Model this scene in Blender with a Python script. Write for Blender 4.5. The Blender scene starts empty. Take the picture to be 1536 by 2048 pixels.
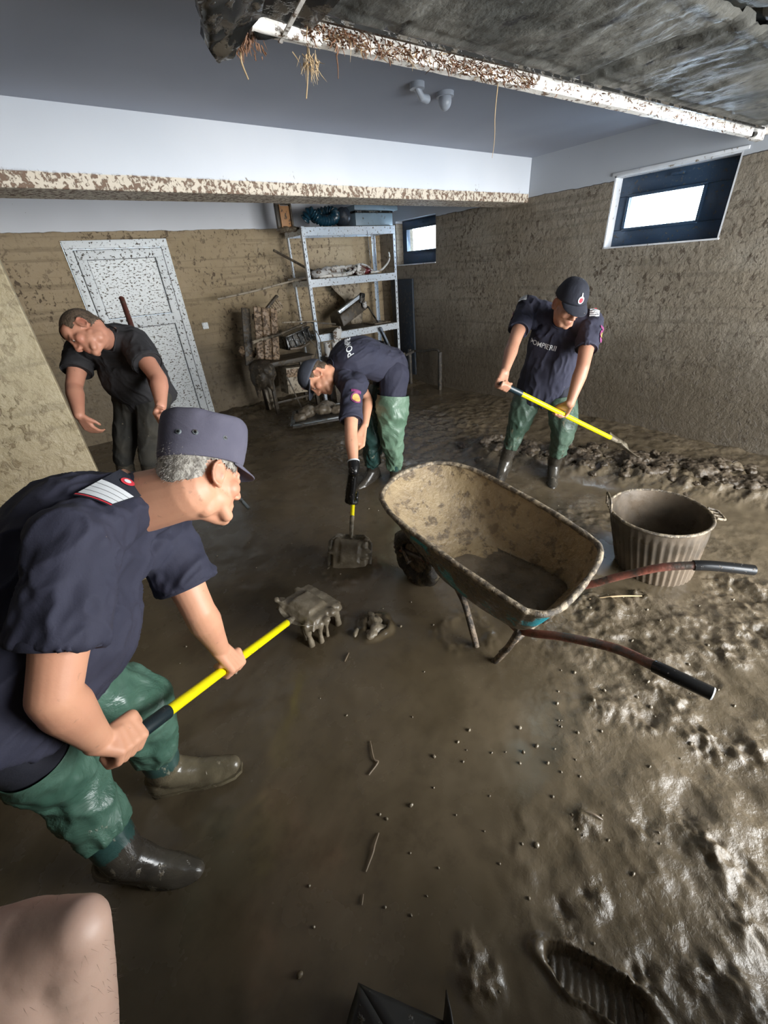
import bpy, bmesh, math, random
import numpy as np
from mathutils import Vector, Matrix, noise as mnoise
from mathutils.bvhtree import BVHTree

# ------------------------------------------------------------------ camera
SC = bpy.context.scene
MC = Matrix(((0.79323271, -0.35635012, 0.49375749),
             (-0.60524350, -0.37245754, 0.70353089),
             (-0.06679962, -0.85690722, -0.51112408)))
cam_d = bpy.data.cameras.new('camera')
cam = bpy.data.objects.new('camera', cam_d)
SC.collection.objects.link(cam)
rot = Matrix([[MC[i][0], -MC[i][1], -MC[i][2]] for i in range(3)])
cam.matrix_world = Matrix.Translation((0, 0, 1.6)) @ rot.to_4x4()
cam_d.sensor_fit = 'VERTICAL'
cam_d.sensor_height = 36.0
cam_d.sensor_width = 27.0
cam_d.lens = 816.0 / 2048 * 36.0
cam_d.clip_start = 0.02
cam_d.clip_end = 200
SC.camera = cam

# ------------------------------------------------------------------ world, light, exposure
W = bpy.data.worlds.new('world')
SC.world = W
W.use_nodes = True
bg = W.node_tree.nodes['Background']
bg.inputs[0].default_value = (0.72, 0.86, 1.0, 1)
bg.inputs[1].default_value = 5.0

def area(name, loc, target, sx, sy, power, col, spread=180):
    d = bpy.data.lights.new(name, 'AREA')
    d.shape = 'RECTANGLE'; d.size = sx; d.size_y = sy
    d.energy = power; d.color = col; d.spread = math.radians(spread)
    o = bpy.data.objects.new(name, d)
    SC.collection.objects.link(o)
    o.location = loc
    o.rotation_euler = (Vector(target) - Vector(loc)).to_track_quat('-Z', 'Y').to_euler()
    return o
# daylight coming in through the open garage doorway behind the camera
area('doorway_daylight', (3.1, -3.3, 1.6), (2.0, 3.4, 1.0), 4.2, 2.6, 520, (1.0, 0.97, 0.92))
# daylight at the two basement windows
area('window_daylight', (4.76, 1.95, 1.9), (2.0, 1.6, 0.6), 0.6, 0.4, 24, (0.62, 0.80, 1.0), 140)
area('window_daylight', (4.76, 5.05, 1.9), (2.2, 4.2, 0.6), 0.6, 0.4, 20, (0.62, 0.80, 1.0), 150)

vs = SC.view_settings
vs.view_transform = 'Standard'
try: vs.look = 'None'
except Exception: pass
vs.gamma = 1.0
vs.exposure = 0.42
vs.use_curve_mapping = False
SC.cycles.max_bounces = 8
SC.cycles.diffuse_bounces = 5
SC.cycles.sample_clamp_indirect = 6

# ------------------------------------------------------------------ helpers: noise
def _hash(ix, iy, iz, s):
    h = (ix * 374761393 + iy * 668265263 + iz * 2147483647 + s * 974711) & 0xffffffff
    h = ((h ^ (h >> 13)) * 1274126177) & 0xffffffff
    h = (h ^ (h >> 16)) & 0xffffffff
    return h / 4294967295.0
def vnoise(x, y, z=None, s=0):
    """smooth value noise in [-1, 1] on numpy arrays"""
    if z is None: z = np.zeros_like(x)
    xi, yi, zi = np.floor(x).astype(np.int64), np.floor(y).astype(np.int64), np.floor(z).astype(np.int64)
    fx, fy, fz = x - xi, y - yi, z - zi
    fx, fy, fz = [t * t * (3 - 2 * t) for t in (fx, fy, fz)]
    r = 0
    for a in (0, 1):
        for b in (0, 1):
            for c in (0, 1):
                w = (fx if a else 1 - fx) * (fy if b else 1 - fy) * (fz if c else 1 - fz)
                r = r + w * _hash(xi + a, yi + b, zi + c, s)
    return r * 2 - 1
def fbm(x, y, z=None, o=4, s=0, g=0.5):
    r, a, t = 0, 1.0, 0
    for k in range(o):
        r = r + a * vnoise(x * 2 ** k, y * 2 ** k, None if z is None else z * 2 ** k, s + k)
        t += a; a *= g
    return r / t
def sstep(a, b, x):
    t = np.clip((x - a) / (b - a), 0, 1)
    return t * t * (3 - 2 * t)

# ------------------------------------------------------------------ helpers: objects
COL = SC.collection
def V(*a): return Vector(a if len(a) > 1 else a[0])
def link(name, me, m=None, parent=None):
    o = bpy.data.objects.new(name, me)
    COL.objects.link(o)
    if m is not None and me is not None:
        for mm in (m if isinstance(m, (list, tuple)) else [m]): me.materials.append(mm)
    if parent is not None: o.parent = parent
    return o
def mesh_from(v, f, smooth=False):
    me = bpy.data.meshes.new('mesh')
    me.from_pydata([tuple(p) for p in v], [], [tuple(q) for q in f])
    me.validate()
    if smooth: me.polygons.foreach_set('use_smooth', [True] * len(me.polygons))
    me.update()
    return me
def tag(o, label=None, cat=None, group=None, kind=None):
    if label: o['label'] = label
    if cat: o['category'] = cat
    if group: o['group'] = group
    if kind: o['kind'] = kind
    return o
def empty(name, loc, label, cat, group=None, rz=0.0):
    o = bpy.data.objects.new(name, None)
    o.empty_display_size = 0.05
    COL.objects.link(o)
    o.location = loc; o.rotation_euler = (0, 0, rz)
    return tag(o, label, cat, group)

class MB:
    """collects closed shapes in world (or local) space and links them as one mesh"""
    def __init__(self): self.v, self.f = [], []
    def add(self, v, f):
        n = len(self.v)
        self.v += [tuple(p) for p in v]
        self.f += [tuple(i + n for i in q) for q in f]
        return self
    def box(self, c, s, R=None, taper=None):
        hx, hy, hz = s[0] / 2, s[1] / 2, s[2] / 2
        v = [Vector((x * hx, y * hy, z * hz)) for z in (-1, 1) for y in (-1, 1) for x in (-1, 1)]
        if taper: v = [Vector((p.x * (taper if p.z > 0 else 1), p.y * (taper if p.z > 0 else 1), p.z)) for p in v]
        if R is not None: v = [R @ p for p in v]
        v = [p + Vector(c) for p in v]
        return self.add(v, [(0, 2, 3, 1), (4, 5, 7, 6), (0, 1, 5, 4), (2, 6, 7, 3), (0, 4, 6, 2), (1, 3, 7, 5)])
    def bar(self, a, b, w, h, up=(0, 0, 1)):
        a, b = Vector(a), Vector(b); d = b - a
        z = d.normalized(); x = Vector(up).cross(z)
        if x.length < 1e-4: x = Vector((1, 0, 0)).cross(z)
        x.normalize(); y = z.cross(x)
        R = Matrix((x, y, z)).transposed()
        return self.box((a + b) / 2, (w, h, d.length), R)
    def loft(self, pts, rx, ry=None, up=(0, 0, 1), seg=16, cap=True, fn=None, closed=False):
        v, f = loft(pts, rx, ry, up, seg, cap, fn, closed)
        return self.add(v, f)
    def ell(self, c, r, R=None, seg=20, rings=12):
        v, f = ellipsoid(c, r, R, seg, rings)
        return self.add(v, f)
    def cap(self, a, b, ra, rb=None):
        v, f = capsule(a, b, ra, rb if rb is not None else ra)
        return self.add(v, f)
    def chain(self, pts, rs):
        for i in range(len(pts) - 1): self.cap(pts[i], pts[i + 1], rs[i], rs[i + 1])
        return self
    def link(self, name, m, parent=None, smooth=True, bevel=0.0, sub=0, angle=40):
        me = mesh_from(self.v, self.f)
        bm = bmesh.new(); bm.from_mesh(me)
        bmesh.ops.recalc_face_normals(bm, faces=bm.faces)
        bm.to_mesh(me); bm.free()
        if bevel: me = apply_mods(me, [('BEVEL', dict(width=bevel, segments=2, limit_method='ANGLE', angle_limit=math.radians(35)))])
        if smooth:
            me.polygons.foreach_set('use_smooth', [True] * len(me.polygons))
            try: me.set_sharp_from_angle(angle=math.radians(angle))
            except Exception: pass
        o = link(name, me, m, parent)
        if parent is not None: o.matrix_parent_inverse = parent_inv(parent)
        return o
def parent_inv(p):
    M = Matrix.Identity(4)
    while p is not None:
        M = (Matrix.LocRotScale(p.location, p.rotation_euler, p.scale)) @ M if p.parent is None else M
        if p.parent is not None:
            M = p.matrix_parent_inverse @ Matrix.LocRotScale(p.location, p.rotation_euler, p.scale) @ M
        p = p.parent
    return M.inverted()
def apply_mods(me, mods):
    o = bpy.data.objects.new('tmp', me); COL.objects.link(o)
    for t, kw in mods:
        md = o.modifiers.new('m', t)
        for k, val in kw.items(): setattr(md, k, val)
    dg = bpy.context.evaluated_depsgraph_get(); dg.update()
    r = bpy.data.meshes.new_from_object(o.evaluated_get(dg))
    bpy.data.objects.remove(o)
    return r
def loft(pts, rx, ry=None, up=(0, 0, 1), seg=16, cap=True, fn=None, closed=False):
    pts = [Vector(p) for p in pts]; n = len(pts)
    if not hasattr(rx, '__len__'): rx = [rx] * n
    if ry is None: ry = rx
    if not hasattr(ry, '__len__'): ry = [ry] * n
    v, f = [], []
    px = None
    for i, p in enumerate(pts):
        a = pts[(i - 1) % n] if (closed or i > 0) else pts[i]
        b = pts[(i + 1) % n] if (closed or i < n - 1) else pts[i]
        z = (b - a)
        z = z.normalized() if z.length > 1e-7 else (pz if i else Vector((0, 0, 1)))
        if px is None:
            x = Vector(up).cross(z)
            if x.length < 1e-3: x = Vector((1, 0, 0)).cross(z)
        else:
            x = px - z * px.dot(z)
        x.normalize(); y = z.cross(x); px = x; pz = z
        for k in range(seg):
            t = 2 * math.pi * k / seg
            q = p + x * (math.cos(t) * rx[i]) + y * (math.sin(t) * ry[i])
            if fn: q = fn(q, i, t, (q - p))
            v.append(q)
    m = n if closed else n - 1
    for i in range(m):
        for k in range(seg):
            a0, a1 = i * seg + k, i * seg + (k + 1) % seg
            b0, b1 = ((i + 1) % n) * seg + k, ((i + 1) % n) * seg + (k + 1) % seg
            f.append((a0, a1, b1, b0))
    if cap and not closed:
        f.append(tuple(range(seg))[::-1]); f.append(tuple((n - 1) * seg + k for k in range(seg)))
    return v, f
def ellipsoid(c, r, R=None, seg=20, rings=12):
    c = Vector(c); v, f = [], []
    v.append(Vector((0, 0, -r[2])))
    for i in range(1, rings):
        ph = -math.pi / 2 + math.pi * i / rings
        for k in range(seg):
            t = 2 * math.pi * k / seg
            v.append(Vector((math.cos(ph) * math.cos(t) * r[0], math.cos(ph) * math.sin(t) * r[1], math.sin(ph) * r[2])))
    v.append(Vector((0, 0, r[2])))
    for k in range(seg): f.append((0, 1 + (k + 1) % seg, 1 + k))
    for i in range(rings - 2):
        for k in range(seg):
            a, b = 1 + i * seg, 1 + (i + 1) * seg
            f.append((a + k, a + (k + 1) % seg, b + (k + 1) % seg, b + k))
    l = len(v) - 1; a = 1 + (rings - 2) * seg
    for k in range(seg): f.append((a + k, a + (k + 1) % seg, l))
    if R is not None: v = [R @ p for p in v]
    return [p + c for p in v], f
def capsule(a, b, ra, rb, seg=20):
    a, b = Vector(a), Vector(b); d = b - a
    if d.length < 1e-6: return ellipsoid(a, (ra, ra, ra), None, seg, 8)
    z = d.normalized()
    pts, rs = [], []
    for i in range(5):
        t = math.pi / 2 * (1 - (i / 4)); pts.append(a - z * ra * math.sin(t)); rs.append(max(ra * math.cos(t), ra * 0.02))
    for i in range(5):
        t = math.pi / 2 * (i / 4); pts.append(b + z * rb * math.sin(t)); rs.append(max(rb * math.cos(t), rb * 0.02))
    # orient with constant axis
    x = Vector((0, 0, 1)).cross(z)
    if x.length < 1e-3: x = Vector((1, 0, 0)).cross(z)
    x.normalize(); y = z.cross(x); v, f = [], []
    for p, r in zip(pts, rs):
        for k in range(seg):
            t = 2 * math.pi * k / seg
            v.append(p + x * math.cos(t) * r + y * math.sin(t) * r)
    n = len(pts)
    for i in range(n - 1):
        for k in range(seg):
            f.append((i * seg + k, i * seg + (k + 1) % seg, (i + 1) * seg + (k + 1) % seg, (i + 1) * seg + k))
    f.append(tuple(range(seg))[::-1]); f.append(tuple((n - 1) * seg + k for k in range(seg)))
    return v, f
def get_v(me):
    a = np.empty(len(me.vertices) * 3, dtype=np.float32); me.vertices.foreach_get('co', a); return a.reshape(-1, 3).astype(np.float64)
def get_n(me):
    a = np.empty(len(me.vertices) * 3, dtype=np.float32); me.vertices.foreach_get('normal', a); return a.reshape(-1, 3).astype(np.float64)
def set_v(me, a):
    me.vertices.foreach_set('co', a.astype(np.float32).ravel()); me.update()
def remesh(mb, voxel, smooth=4, disp=None, factor=0.5):
    """fuse the collected closed shapes into one continuous surface"""
    me = mesh_from(mb.v, mb.f)
    bm = bmesh.new(); bm.from_mesh(me); bmesh.ops.recalc_face_normals(bm, faces=bm.faces); bm.to_mesh(me); bm.free()
    mods = [('REMESH', dict(mode='VOXEL', voxel_size=voxel, use_smooth_shade=True))]
    if smooth: mods.append(('SMOOTH', dict(iterations=smooth, factor=factor)))
    r = apply_mods(me, mods)
    if disp:
        P, N = get_v(r), get_n(r)
        set_v(r, P + N * disp(P, N)[:, None])
    r.polygons.foreach_set('use_smooth', [True] * len(r.polygons))
    return r
def bez(pts, n=8):
    """Catmull-Rom through points"""
    P = [Vector(p) for p in pts]; out = []
    for i in range(len(P) - 1):
        p0 = P[i - 1] if i > 0 else P[0] * 2 - P[1]
        p3 = P[i + 2] if i + 2 < len(P) else P[-1] * 2 - P[-2]
        for k in range(n):
            t = k / n
            out.append(0.5 * ((2 * P[i]) + (P[i + 1] - p0) * t + (2 * p0 - 5 * P[i] + 4 * P[i + 1] - p3) * t * t + (3 * P[i] - p0 - 3 * P[i + 1] + p3) * t ** 3))
    out.append(P[-1])
    return out
def interp(vals, n=8):
    o = []
    for i in range(len(vals) - 1):
        for k in range(n): o.append(vals[i] + (vals[i + 1] - vals[i]) * k / n)
    return o + [vals[-1]]

# ------------------------------------------------------------------ helpers: materials
class Mat:
    def __init__(s, name, col=(0.5, 0.5, 0.5), rough=0.6, metal=0.0, spec=0.5, coat=0.0):
        s.m = bpy.data.materials.new(name); s.m.use_nodes = True
        s.t = s.m.node_tree; s.b = s.t.nodes['Principled BSDF']
        s.b.inputs['Base Color'].default_value = (*col, 1)
        s.b.inputs['Roughness'].default_value = rough
        s.b.inputs['Metallic'].default_value = metal
        s.b.inputs['Specular IOR Level'].default_value = spec
        s.b.inputs['Coat Weight'].default_value = coat
        s.b.inputs['Coat Roughness'].default_value = 0.15
        s._co = None
        s.h = None
    def N(s, t, **kw):
        n = s.t.nodes.new(t)
        for k, v in kw.items():
            if k.startswith('_'): setattr(n, k[1:], v)
            else: n.inputs[k].default_value = v
        return n
    def L(s, a, b): s.t.links.new(a, b)
    def co(s, scale=(1, 1, 1)):
        tc = s.N('ShaderNodeTexCoord'); mp = s.N('ShaderNodeMapping')
        mp.inputs['Scale'].default_value = scale
        s.L(tc.outputs['Object'], mp.inputs['Vector']); return mp.outputs[0]
    def noise(s, scale, detail=4, rough=0.55, st=(1, 1, 1), dist=0.0):
        n = s.N('ShaderNodeTexNoise'); n.inputs['Scale'].default_value = scale
        n.inputs['Detail'].default_value = detail; n.inputs['Roughness'].default_value = rough
        n.inputs['Distortion'].default_value = dist
        s.L(s.co(st), n.inputs['Vector']); return n.outputs['Fac']
    def ramp(s, fac, lo, hi, a=0.0, b=1.0):
        n = s.N('ShaderNodeMapRange'); n.interpolation_type = 'SMOOTHSTEP'
        for k, v in (('From Min', lo), ('From Max', hi), ('To Min', a), ('To Max', b)): n.inputs[k].default_value = v
        s.L(fac, n.inputs['Value']); return n.outputs[0]
    def mix(s, fac, a, b):
        n = s.N('ShaderNodeMix'); n.data_type = 'RGBA'
        s._set(n.inputs[0], fac); s._set(n.inputs[6], a); s._set(n.inputs[7], b); return n.outputs[2]
    def _set(s, i, v):
        if isinstance(v, (int, float)): i.default_value = v
        elif isinstance(v, (tuple, list)): i.default_value = (*v, 1) if len(v) == 3 else v
        else: s.L(v, i)
    def math(s, op, a, b=0.0):
        n = s.N('ShaderNodeMath'); n.operation = op; s._set(n.inputs[0], a); s._set(n.inputs[1], b); return n.outputs[0]
    def z(s):
        tc = s.N('ShaderNodeTexCoord'); sp = s.N('ShaderNodeSeparateXYZ'); s.L(tc.outputs['Object'], sp.inputs[0]); return sp.outputs[2]
    def color(s, c): s._set(s.b.inputs['Base Color'], c); return s
    def roughness(s, c): s._set(s.b.inputs['Roughness'], c); return s
    def bump(s, h, strength=0.3, dist=0.01):
        n = s.N('ShaderNodeBump'); n.inputs['Strength'].default_value = strength; n.inputs['Distance'].default_value = dist
        s.L(h, n.inputs['Height'])
        if s.h is not None: s.L(s.h, n.inputs['Normal'])
        s.h = n.outputs[0]; s.L(s.h, s.b.inputs['Normal']); return s
def speck(name, base, mud, scale=60, lo=0.56, hi=0.62, rough=0.5, metal=0.0, big=None, bumpd=0.004, st=(1, 1, 1), var=0.12, coat=0.0):
    """a painted or moulded surface with dried mud specks lying on it"""
    m = Mat(name, base, rough, metal, coat=coat)
    f = m.ramp(m.noise(scale, 5, 0.6, st), lo, hi)
    b2 = tuple(c * (1 - var * 2) for c in base)
    c = m.mix(m.ramp(m.noise(2.3, 3), 0.35, 0.65), base, b2)
    c = m.mix(f, c, mud)
    if big:
        g = m.ramp(m.noise(big[0], 6, 0.65), big[1], big[2])
        c = m.mix(g, c, tuple(x * 1.3 for x in mud))
        f = m.math('MAXIMUM', f, g)
    m.color(c)
    m.roughness(m.math('ADD', m.math('MULTIPLY', f, 0.25), rough - 0.05))
    if metal: m._set(m.b.inputs['Metallic'], m.math('MULTIPLY', m.math('SUBTRACT', 1.0, f), metal))
    m.bump(f, 0.6, bumpd)
    return m.m
# ------------------------------------------------------------------ materials of the setting
def wall_mat(name, c1, c2, spk, paint=(0.74, 0.75, 0.78), tide=2.13, tint2=None, rg=0.75, bump=0.012):
    m = Mat(name, c1, rg)
    zz = m.z()
    big = m.noise(1.1, 4, 0.6, (1, 1, 1.8))
    c = m.mix(m.ramp(big, 0.35, 0.68), c1, c2)
    hor = m.noise(5.0, 3, 0.5, (0.18, 0.18, 4.5))              # horizontal tide streaks
    c = m.mix(m.ramp(hor, 0.52, 0.66, 0, 0.55), c, tuple(x * 0.62 for x in c1))
    sp = m.ramp(m.noise(26, 6, 0.62, (1, 1, 0.8), 0.6), 0.54, 0.62)
    dens = m.ramp(m.noise(2.2, 2, 0.5), 0.34, 0.62, 0.25, 1.0)
    spf = m.math('MULTIPLY', sp, dens)
    c = m.mix(spf, c, spk)
    lump = m.noise(10, 6, 0.62, (1, 1, 1.1), 0.1)
    c = m.mix(m.ramp(lump, 0.5, 0.7, 0, 0.5), c, tuple(x * 1.25 for x in c1))
    # lower wall: the thicker, darker, wetter mud left by the last of the water
    low = m.ramp(m.math('ADD', zz, m.math('MULTIPLY', m.noise(1.6, 4), 0.9)), 1.75, 0.95)
    c = m.mix(m.math('MULTIPLY', low, 0.75), c, tint2 or tuple(x * 0.45 for x in c1))
    edge = m.math('ADD', zz, m.math('MULTIPLY', m.noise(7, 3, 0.5, (1, 1, 0.1)), 0.03))
    up = m.ramp(edge, tide + 0.013, tide + 0.019)
    pc = m.mix(m.ramp(m.noise(0.8, 3), 0.3, 0.7), paint, tuple(x * 0.9 for x in paint))
    fly = m.ramp(m.noise(38, 5, 0.7), 0.70, 0.74)
    pc = m.mix(fly, pc, spk)
    m.color(m.mix(up, c, pc))
    m.roughness(m.math('SUBTRACT', rg, m.math('MULTIPLY', low, 0.25)))
    nu = m.math('SUBTRACT', 1.0, up)
    h = m.math('MULTIPLY', m.math('ADD', m.math('MULTIPLY', lump, 1.0), m.math('ADD', m.math('MULTIPLY', m.noise(30, 6, 0.65), 0.5), m.math('MULTIPLY', spf, 0.15))), nu)
    m.bump(h, 0.9, bump)
    return m.m
M_wall_back = wall_mat('dried mud plaster ochre', (0.30, 0.225, 0.13), (0.38, 0.29, 0.18), (0.10, 0.068, 0.04), bump=0.010)
M_wall_right = wall_mat('dried mud plaster grey', (0.20, 0.165, 0.12), (0.27, 0.235, 0.185), (0.085, 0.062, 0.042), paint=(0.42, 0.44, 0.47), tint2=(0.072, 0.055, 0.036), bump=0.017)
M_wall_part = wall_mat('dried mud plaster partition', (0.33, 0.27, 0.16), (0.40, 0.34, 0.22), (0.14, 0.10, 0.05), tint2=(0.26, 0.2, 0.12), rg=0.5)
m = Mat('ceiling paint', (0.30, 0.32, 0.37), 0.7)
m.color(m.mix(m.ramp(m.noise(0.7, 3), 0.3, 0.7), (0.27, 0.29, 0.34), (0.33, 0.35, 0.40))); m.bump(m.noise(60, 2), 0.1, 0.002)
M_ceil = m.m
m = Mat('beam paint with mud band', (0.6, 0.6, 0.6), 0.7)
zz = m.math('ADD', m.z(), m.math('MULTIPLY', m.noise(9, 4), 0.012))
sp = m.ramp(m.noise(40, 6, 0.65, (1, 1, 0.9), 0.5), 0.485, 0.56)
mud = m.mix(sp, (0.66, 0.58, 0.47), (0.19, 0.12, 0.08))
fly = m.math('MULTIPLY', m.ramp(m.noise(16, 6, 0.7, (1, 1, 0.4)), 0.655, 0.70), m.ramp(zz, 2.30, 2.15))
pt = m.mix(fly, m.mix(m.ramp(m.noise(0.9, 3), 0.3, 0.7), (0.60, 0.63, 0.68), (0.68, 0.70, 0.74)), (0.16, 0.12, 0.08))
m.color(m.mix(m.ramp(zz, 2.172, 2.164), pt, mud)); m.bump(m.math('MULTIPLY', sp, m.ramp(zz, 2.18, 2.16)), 0.6, 0.006)
M_beam = m.m

# wet mud: colour, gloss and fine relief only; the lumps are in the mesh
m = Mat('wet mud', (0.07, 0.056, 0.038), 0.3, spec=0.5)
n1 = m.noise(1.3, 5, 0.6, dist=0.6); n2 = m.noise(9, 6, 0.65)
c = m.mix(m.ramp(n1, 0.34, 0.66), (0.078, 0.059, 0.035), (0.120, 0.092, 0.058))
c = m.mix(m.ramp(n2, 0.45, 0.72, 0, 0.5), c, (0.056, 0.042, 0.025))
att = m.N('ShaderNodeAttribute'); att.attribute_name = 'rough_zone'
c = m.mix(m.math('MULTIPLY', att.outputs['Fac'], m.ramp(m.noise(14, 4), 0.4, 0.6, 0.1, 0.75)), c, (0.135, 0.105, 0.070))
m.color(c)
r = m.ramp(m.noise(3.1, 5, 0.6), 0.3, 0.7, 0.14, 0.34)
wt = m.N('ShaderNodeAttribute'); wt.attribute_name = 'wet_zone'
m.roughness(m.math('MULTIPLY', m.math('ADD', r, m.math('MULTIPLY', att.outputs['Fac'], 0.04)), m.math('SUBTRACT', 1.0, m.math('MULTIPLY', wt.outputs['Fac'], .75))))
m.bump(m.noise(7, 4, 0.5), 0.10, 0.006)
m.bump(m.math('MULTIPLY', m.noise(55, 5, 0.65, dist=0.4), m.math('ADD', 0.04, m.math('MULTIPLY', att.outputs['Fac'], 0.96))), 0.7, 0.007)
M_mud = m.m
m = Mat('clod mud', (0.12, 0.095, 0.068), 0.35)
m.color(m.mix(m.ramp(m.noise(12, 5), 0.35, 0.65), (0.10, 0.08, 0.055), (0.175, 0.14, 0.10))); m.bump(m.noise(40, 5, 0.7), 0.6, 0.006)
m.roughness(m.ramp(m.noise(20, 3), 0.3, 0.7, 0.18, 0.5))
M_clod = m.m

def wall_grid(name, us, zs, holes, place, depth_vec, mtl):
    """inner face with openings: quads on a grid, reveals round each hole"""
    us, zs = sorted(us), sorted(zs); v, f = [], []
    def q(*ps):
        n = len(v); v.extend(ps); f.append((n, n + 1, n + 2, n + 3))
    D = Vector(depth_vec)
    for i in range(len(us) - 1):
        for j in range(len(zs) - 1):
            uc, zc = (us[i] + us[i + 1]) / 2, (zs[j] + zs[j + 1]) / 2
            if any(h[0] < uc < h[1] and h[2] < zc < h[3] for h in holes): continue
            q(place(us[i], zs[j]), place(us[i + 1], zs[j]), place(us[i + 1], zs[j + 1]), place(us[i], zs[j + 1]))
            q(*(place(a, b) + D for a, b in ((us[i], zs[j]), (us[i], zs[j + 1]), (us[i + 1], zs[j + 1]), (us[i + 1], zs[j]))))
    for a, b, c, d in holes + [(us[0], us[-1], zs[0], zs[-1])]:
        for p, r in (((a, c), (a, d)), ((a, d), (b, d)), ((b, d), (b, c)), ((b, c), (a, c))):
            q(place(*p), place(*r), place(*r) + D, place(*p) + D)
    o = link(name, mesh_from(v, f), mtl)
    return tag(o, kind='structure')
XR, YB, ZC, YF, XL = 4.45, 5.9, 2.45, -1.55, -2.3
win = [(1.47, 2.40, 1.62, 2.16), (4.68, 5.50, 1.62, 2.16)]
wr = wall_grid('wall_right', [YF, 1.47, 2.40, 4.68, 5.50, YB + .3], [-0.3, 1.62, 2.16, ZC + .2], win,
               lambda u, z: Vector((XR, u, z)), (0.32, 0, 0), M_wall_right)
tag(wr, 'right wall of grey dried mud with a flood line near the ceiling')
dx0, dx1, dz1 = 0.41, 1.42, 2.06
wb = wall_grid('wall_back', [-1.0, dx0, dx1, XR + .3], [-0.3, dz1, ZC + .2], [(dx0, dx1, -0.3, dz1)],
               lambda u, z: Vector((u, YB, z)), (0, 0.25, 0), M_wall_back)
tag(wb, 'back wall of ochre dried mud under a white painted strip')
mb = MB().box((-1.1, 4.25, 1.2), (0.2, 3.7, 2.6)); tag(mb.link('wall_left', M_wall_back, smooth=False), kind='structure')
mb = MB().box((-1.18, 2.72, 1.2), (2.24, 0.24, 2.6)); o = tag(mb.link('wall_partition', M_wall_part, smooth=False, bevel=0.006), kind='structure')
o['label'] = 'short muddy partition wall at the left side'
mb = MB().box((XL - 0.1, 0.5, 1.2), (0.2, 4.4, 2.6)); tag(mb.link('wall_side', M_wall_part, smooth=False), kind='structure')
# unseen shade blocks added, then the front wall with open garage doorway behind camera
MB().box((-1.0, -1.03, 1.2), (2.6, 1.16, 2.6)).link('shade_pier', M_wall_part, smooth=False); tag(bpy.data.objects['shade_pier'], kind='structure')  # unseen block, added to shade the lower-left floor
MB().box((.62, -.62, .35), (.66, .26, 1.3)).link('shade_low_block', M_wall_part, smooth=False); tag(bpy.data.objects['shade_low_block'], kind='structure')  # unseen low block, added to darken the floor but spare the arm
wall_grid('wall_front', [XL - .2, 1.15, 4.35, XR + .3], [-0.3, 2.2, ZC + .2], [(1.15, 4.35, -0.3, 2.2)],
          lambda u, z: Vector((u, YF, z)), (0, -0.25, 0), M_wall_part)
mb = MB().box(((XR + XL) / 2, 2.2, ZC + 0.1), (XR - XL + .8, YB - YF + .6, 0.2)); tag(mb.link('ceiling', M_ceil, smooth=False), kind='structure', label='bluish grey painted ceiling')
mb = MB().box(((XR - 1.0) / 2 , 3.46, 2.29), (XR + 1.0, 0.34, 0.40)); tag(mb.link('trim_1', M_beam, smooth=False, bevel=0.008), kind='structure', label='white ceiling beam with a muddy band along its lower edge')

# ------------------------------------------------------------------ floor of wet mud
WET = [(1.8, 0.715, 0.09), (1.683, 0.717, 0.06), (3.12, 3.426, 0.45), (2.256, 2.876, 0.25), (2.018, 3.697, 0.25)]
CLUST = [(1.257, 0.329, 0.05, 0.03), (1.324, 0.204, 0.05, 0.03), (1.396, 0.041, 0.06, 0.03), (1.477, -0.074, 0.07, 0.03), (0.96, 0.024, 0.06, 0.03), (1.073, -0.032, 0.06, 0.03), (1.045, -0.111, 0.06, 0.03), (1.057, -0.183, 0.06, 0.03), (0.901, -0.184, 0.05, 0.03), (0.928, -0.244, 0.05, 0.03), (0.627, -0.123, 0.05, 0.03), (0.528, 0.022, 0.04, 0.03), (0.551, -0.085, 0.04, 0.03), (0.724, -0.199, 0.05, 0.03), (0.781, -0.286, 0.05, 0.03), (0.295, 0.148, 0.04, 0.03), (0.579, 0.083, 0.03, 0.03), (0.665, 0.043, 0.03, 0.03), (1.904, 0.124, 0.06, 0.03), (2.171, 0.089, 0.08, 0.03), (0.814, 0.177, 0.04, 0.03), (2.455, 0.323, 0.09, 0.03), (2.476, 0.195, 0.09, 0.03), (1.502, 0.168, 0.05, 0.03), (2.022, 0.546, 0.04, 0.03), (0.799, 1.346, 0.05, 0.03)]
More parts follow.
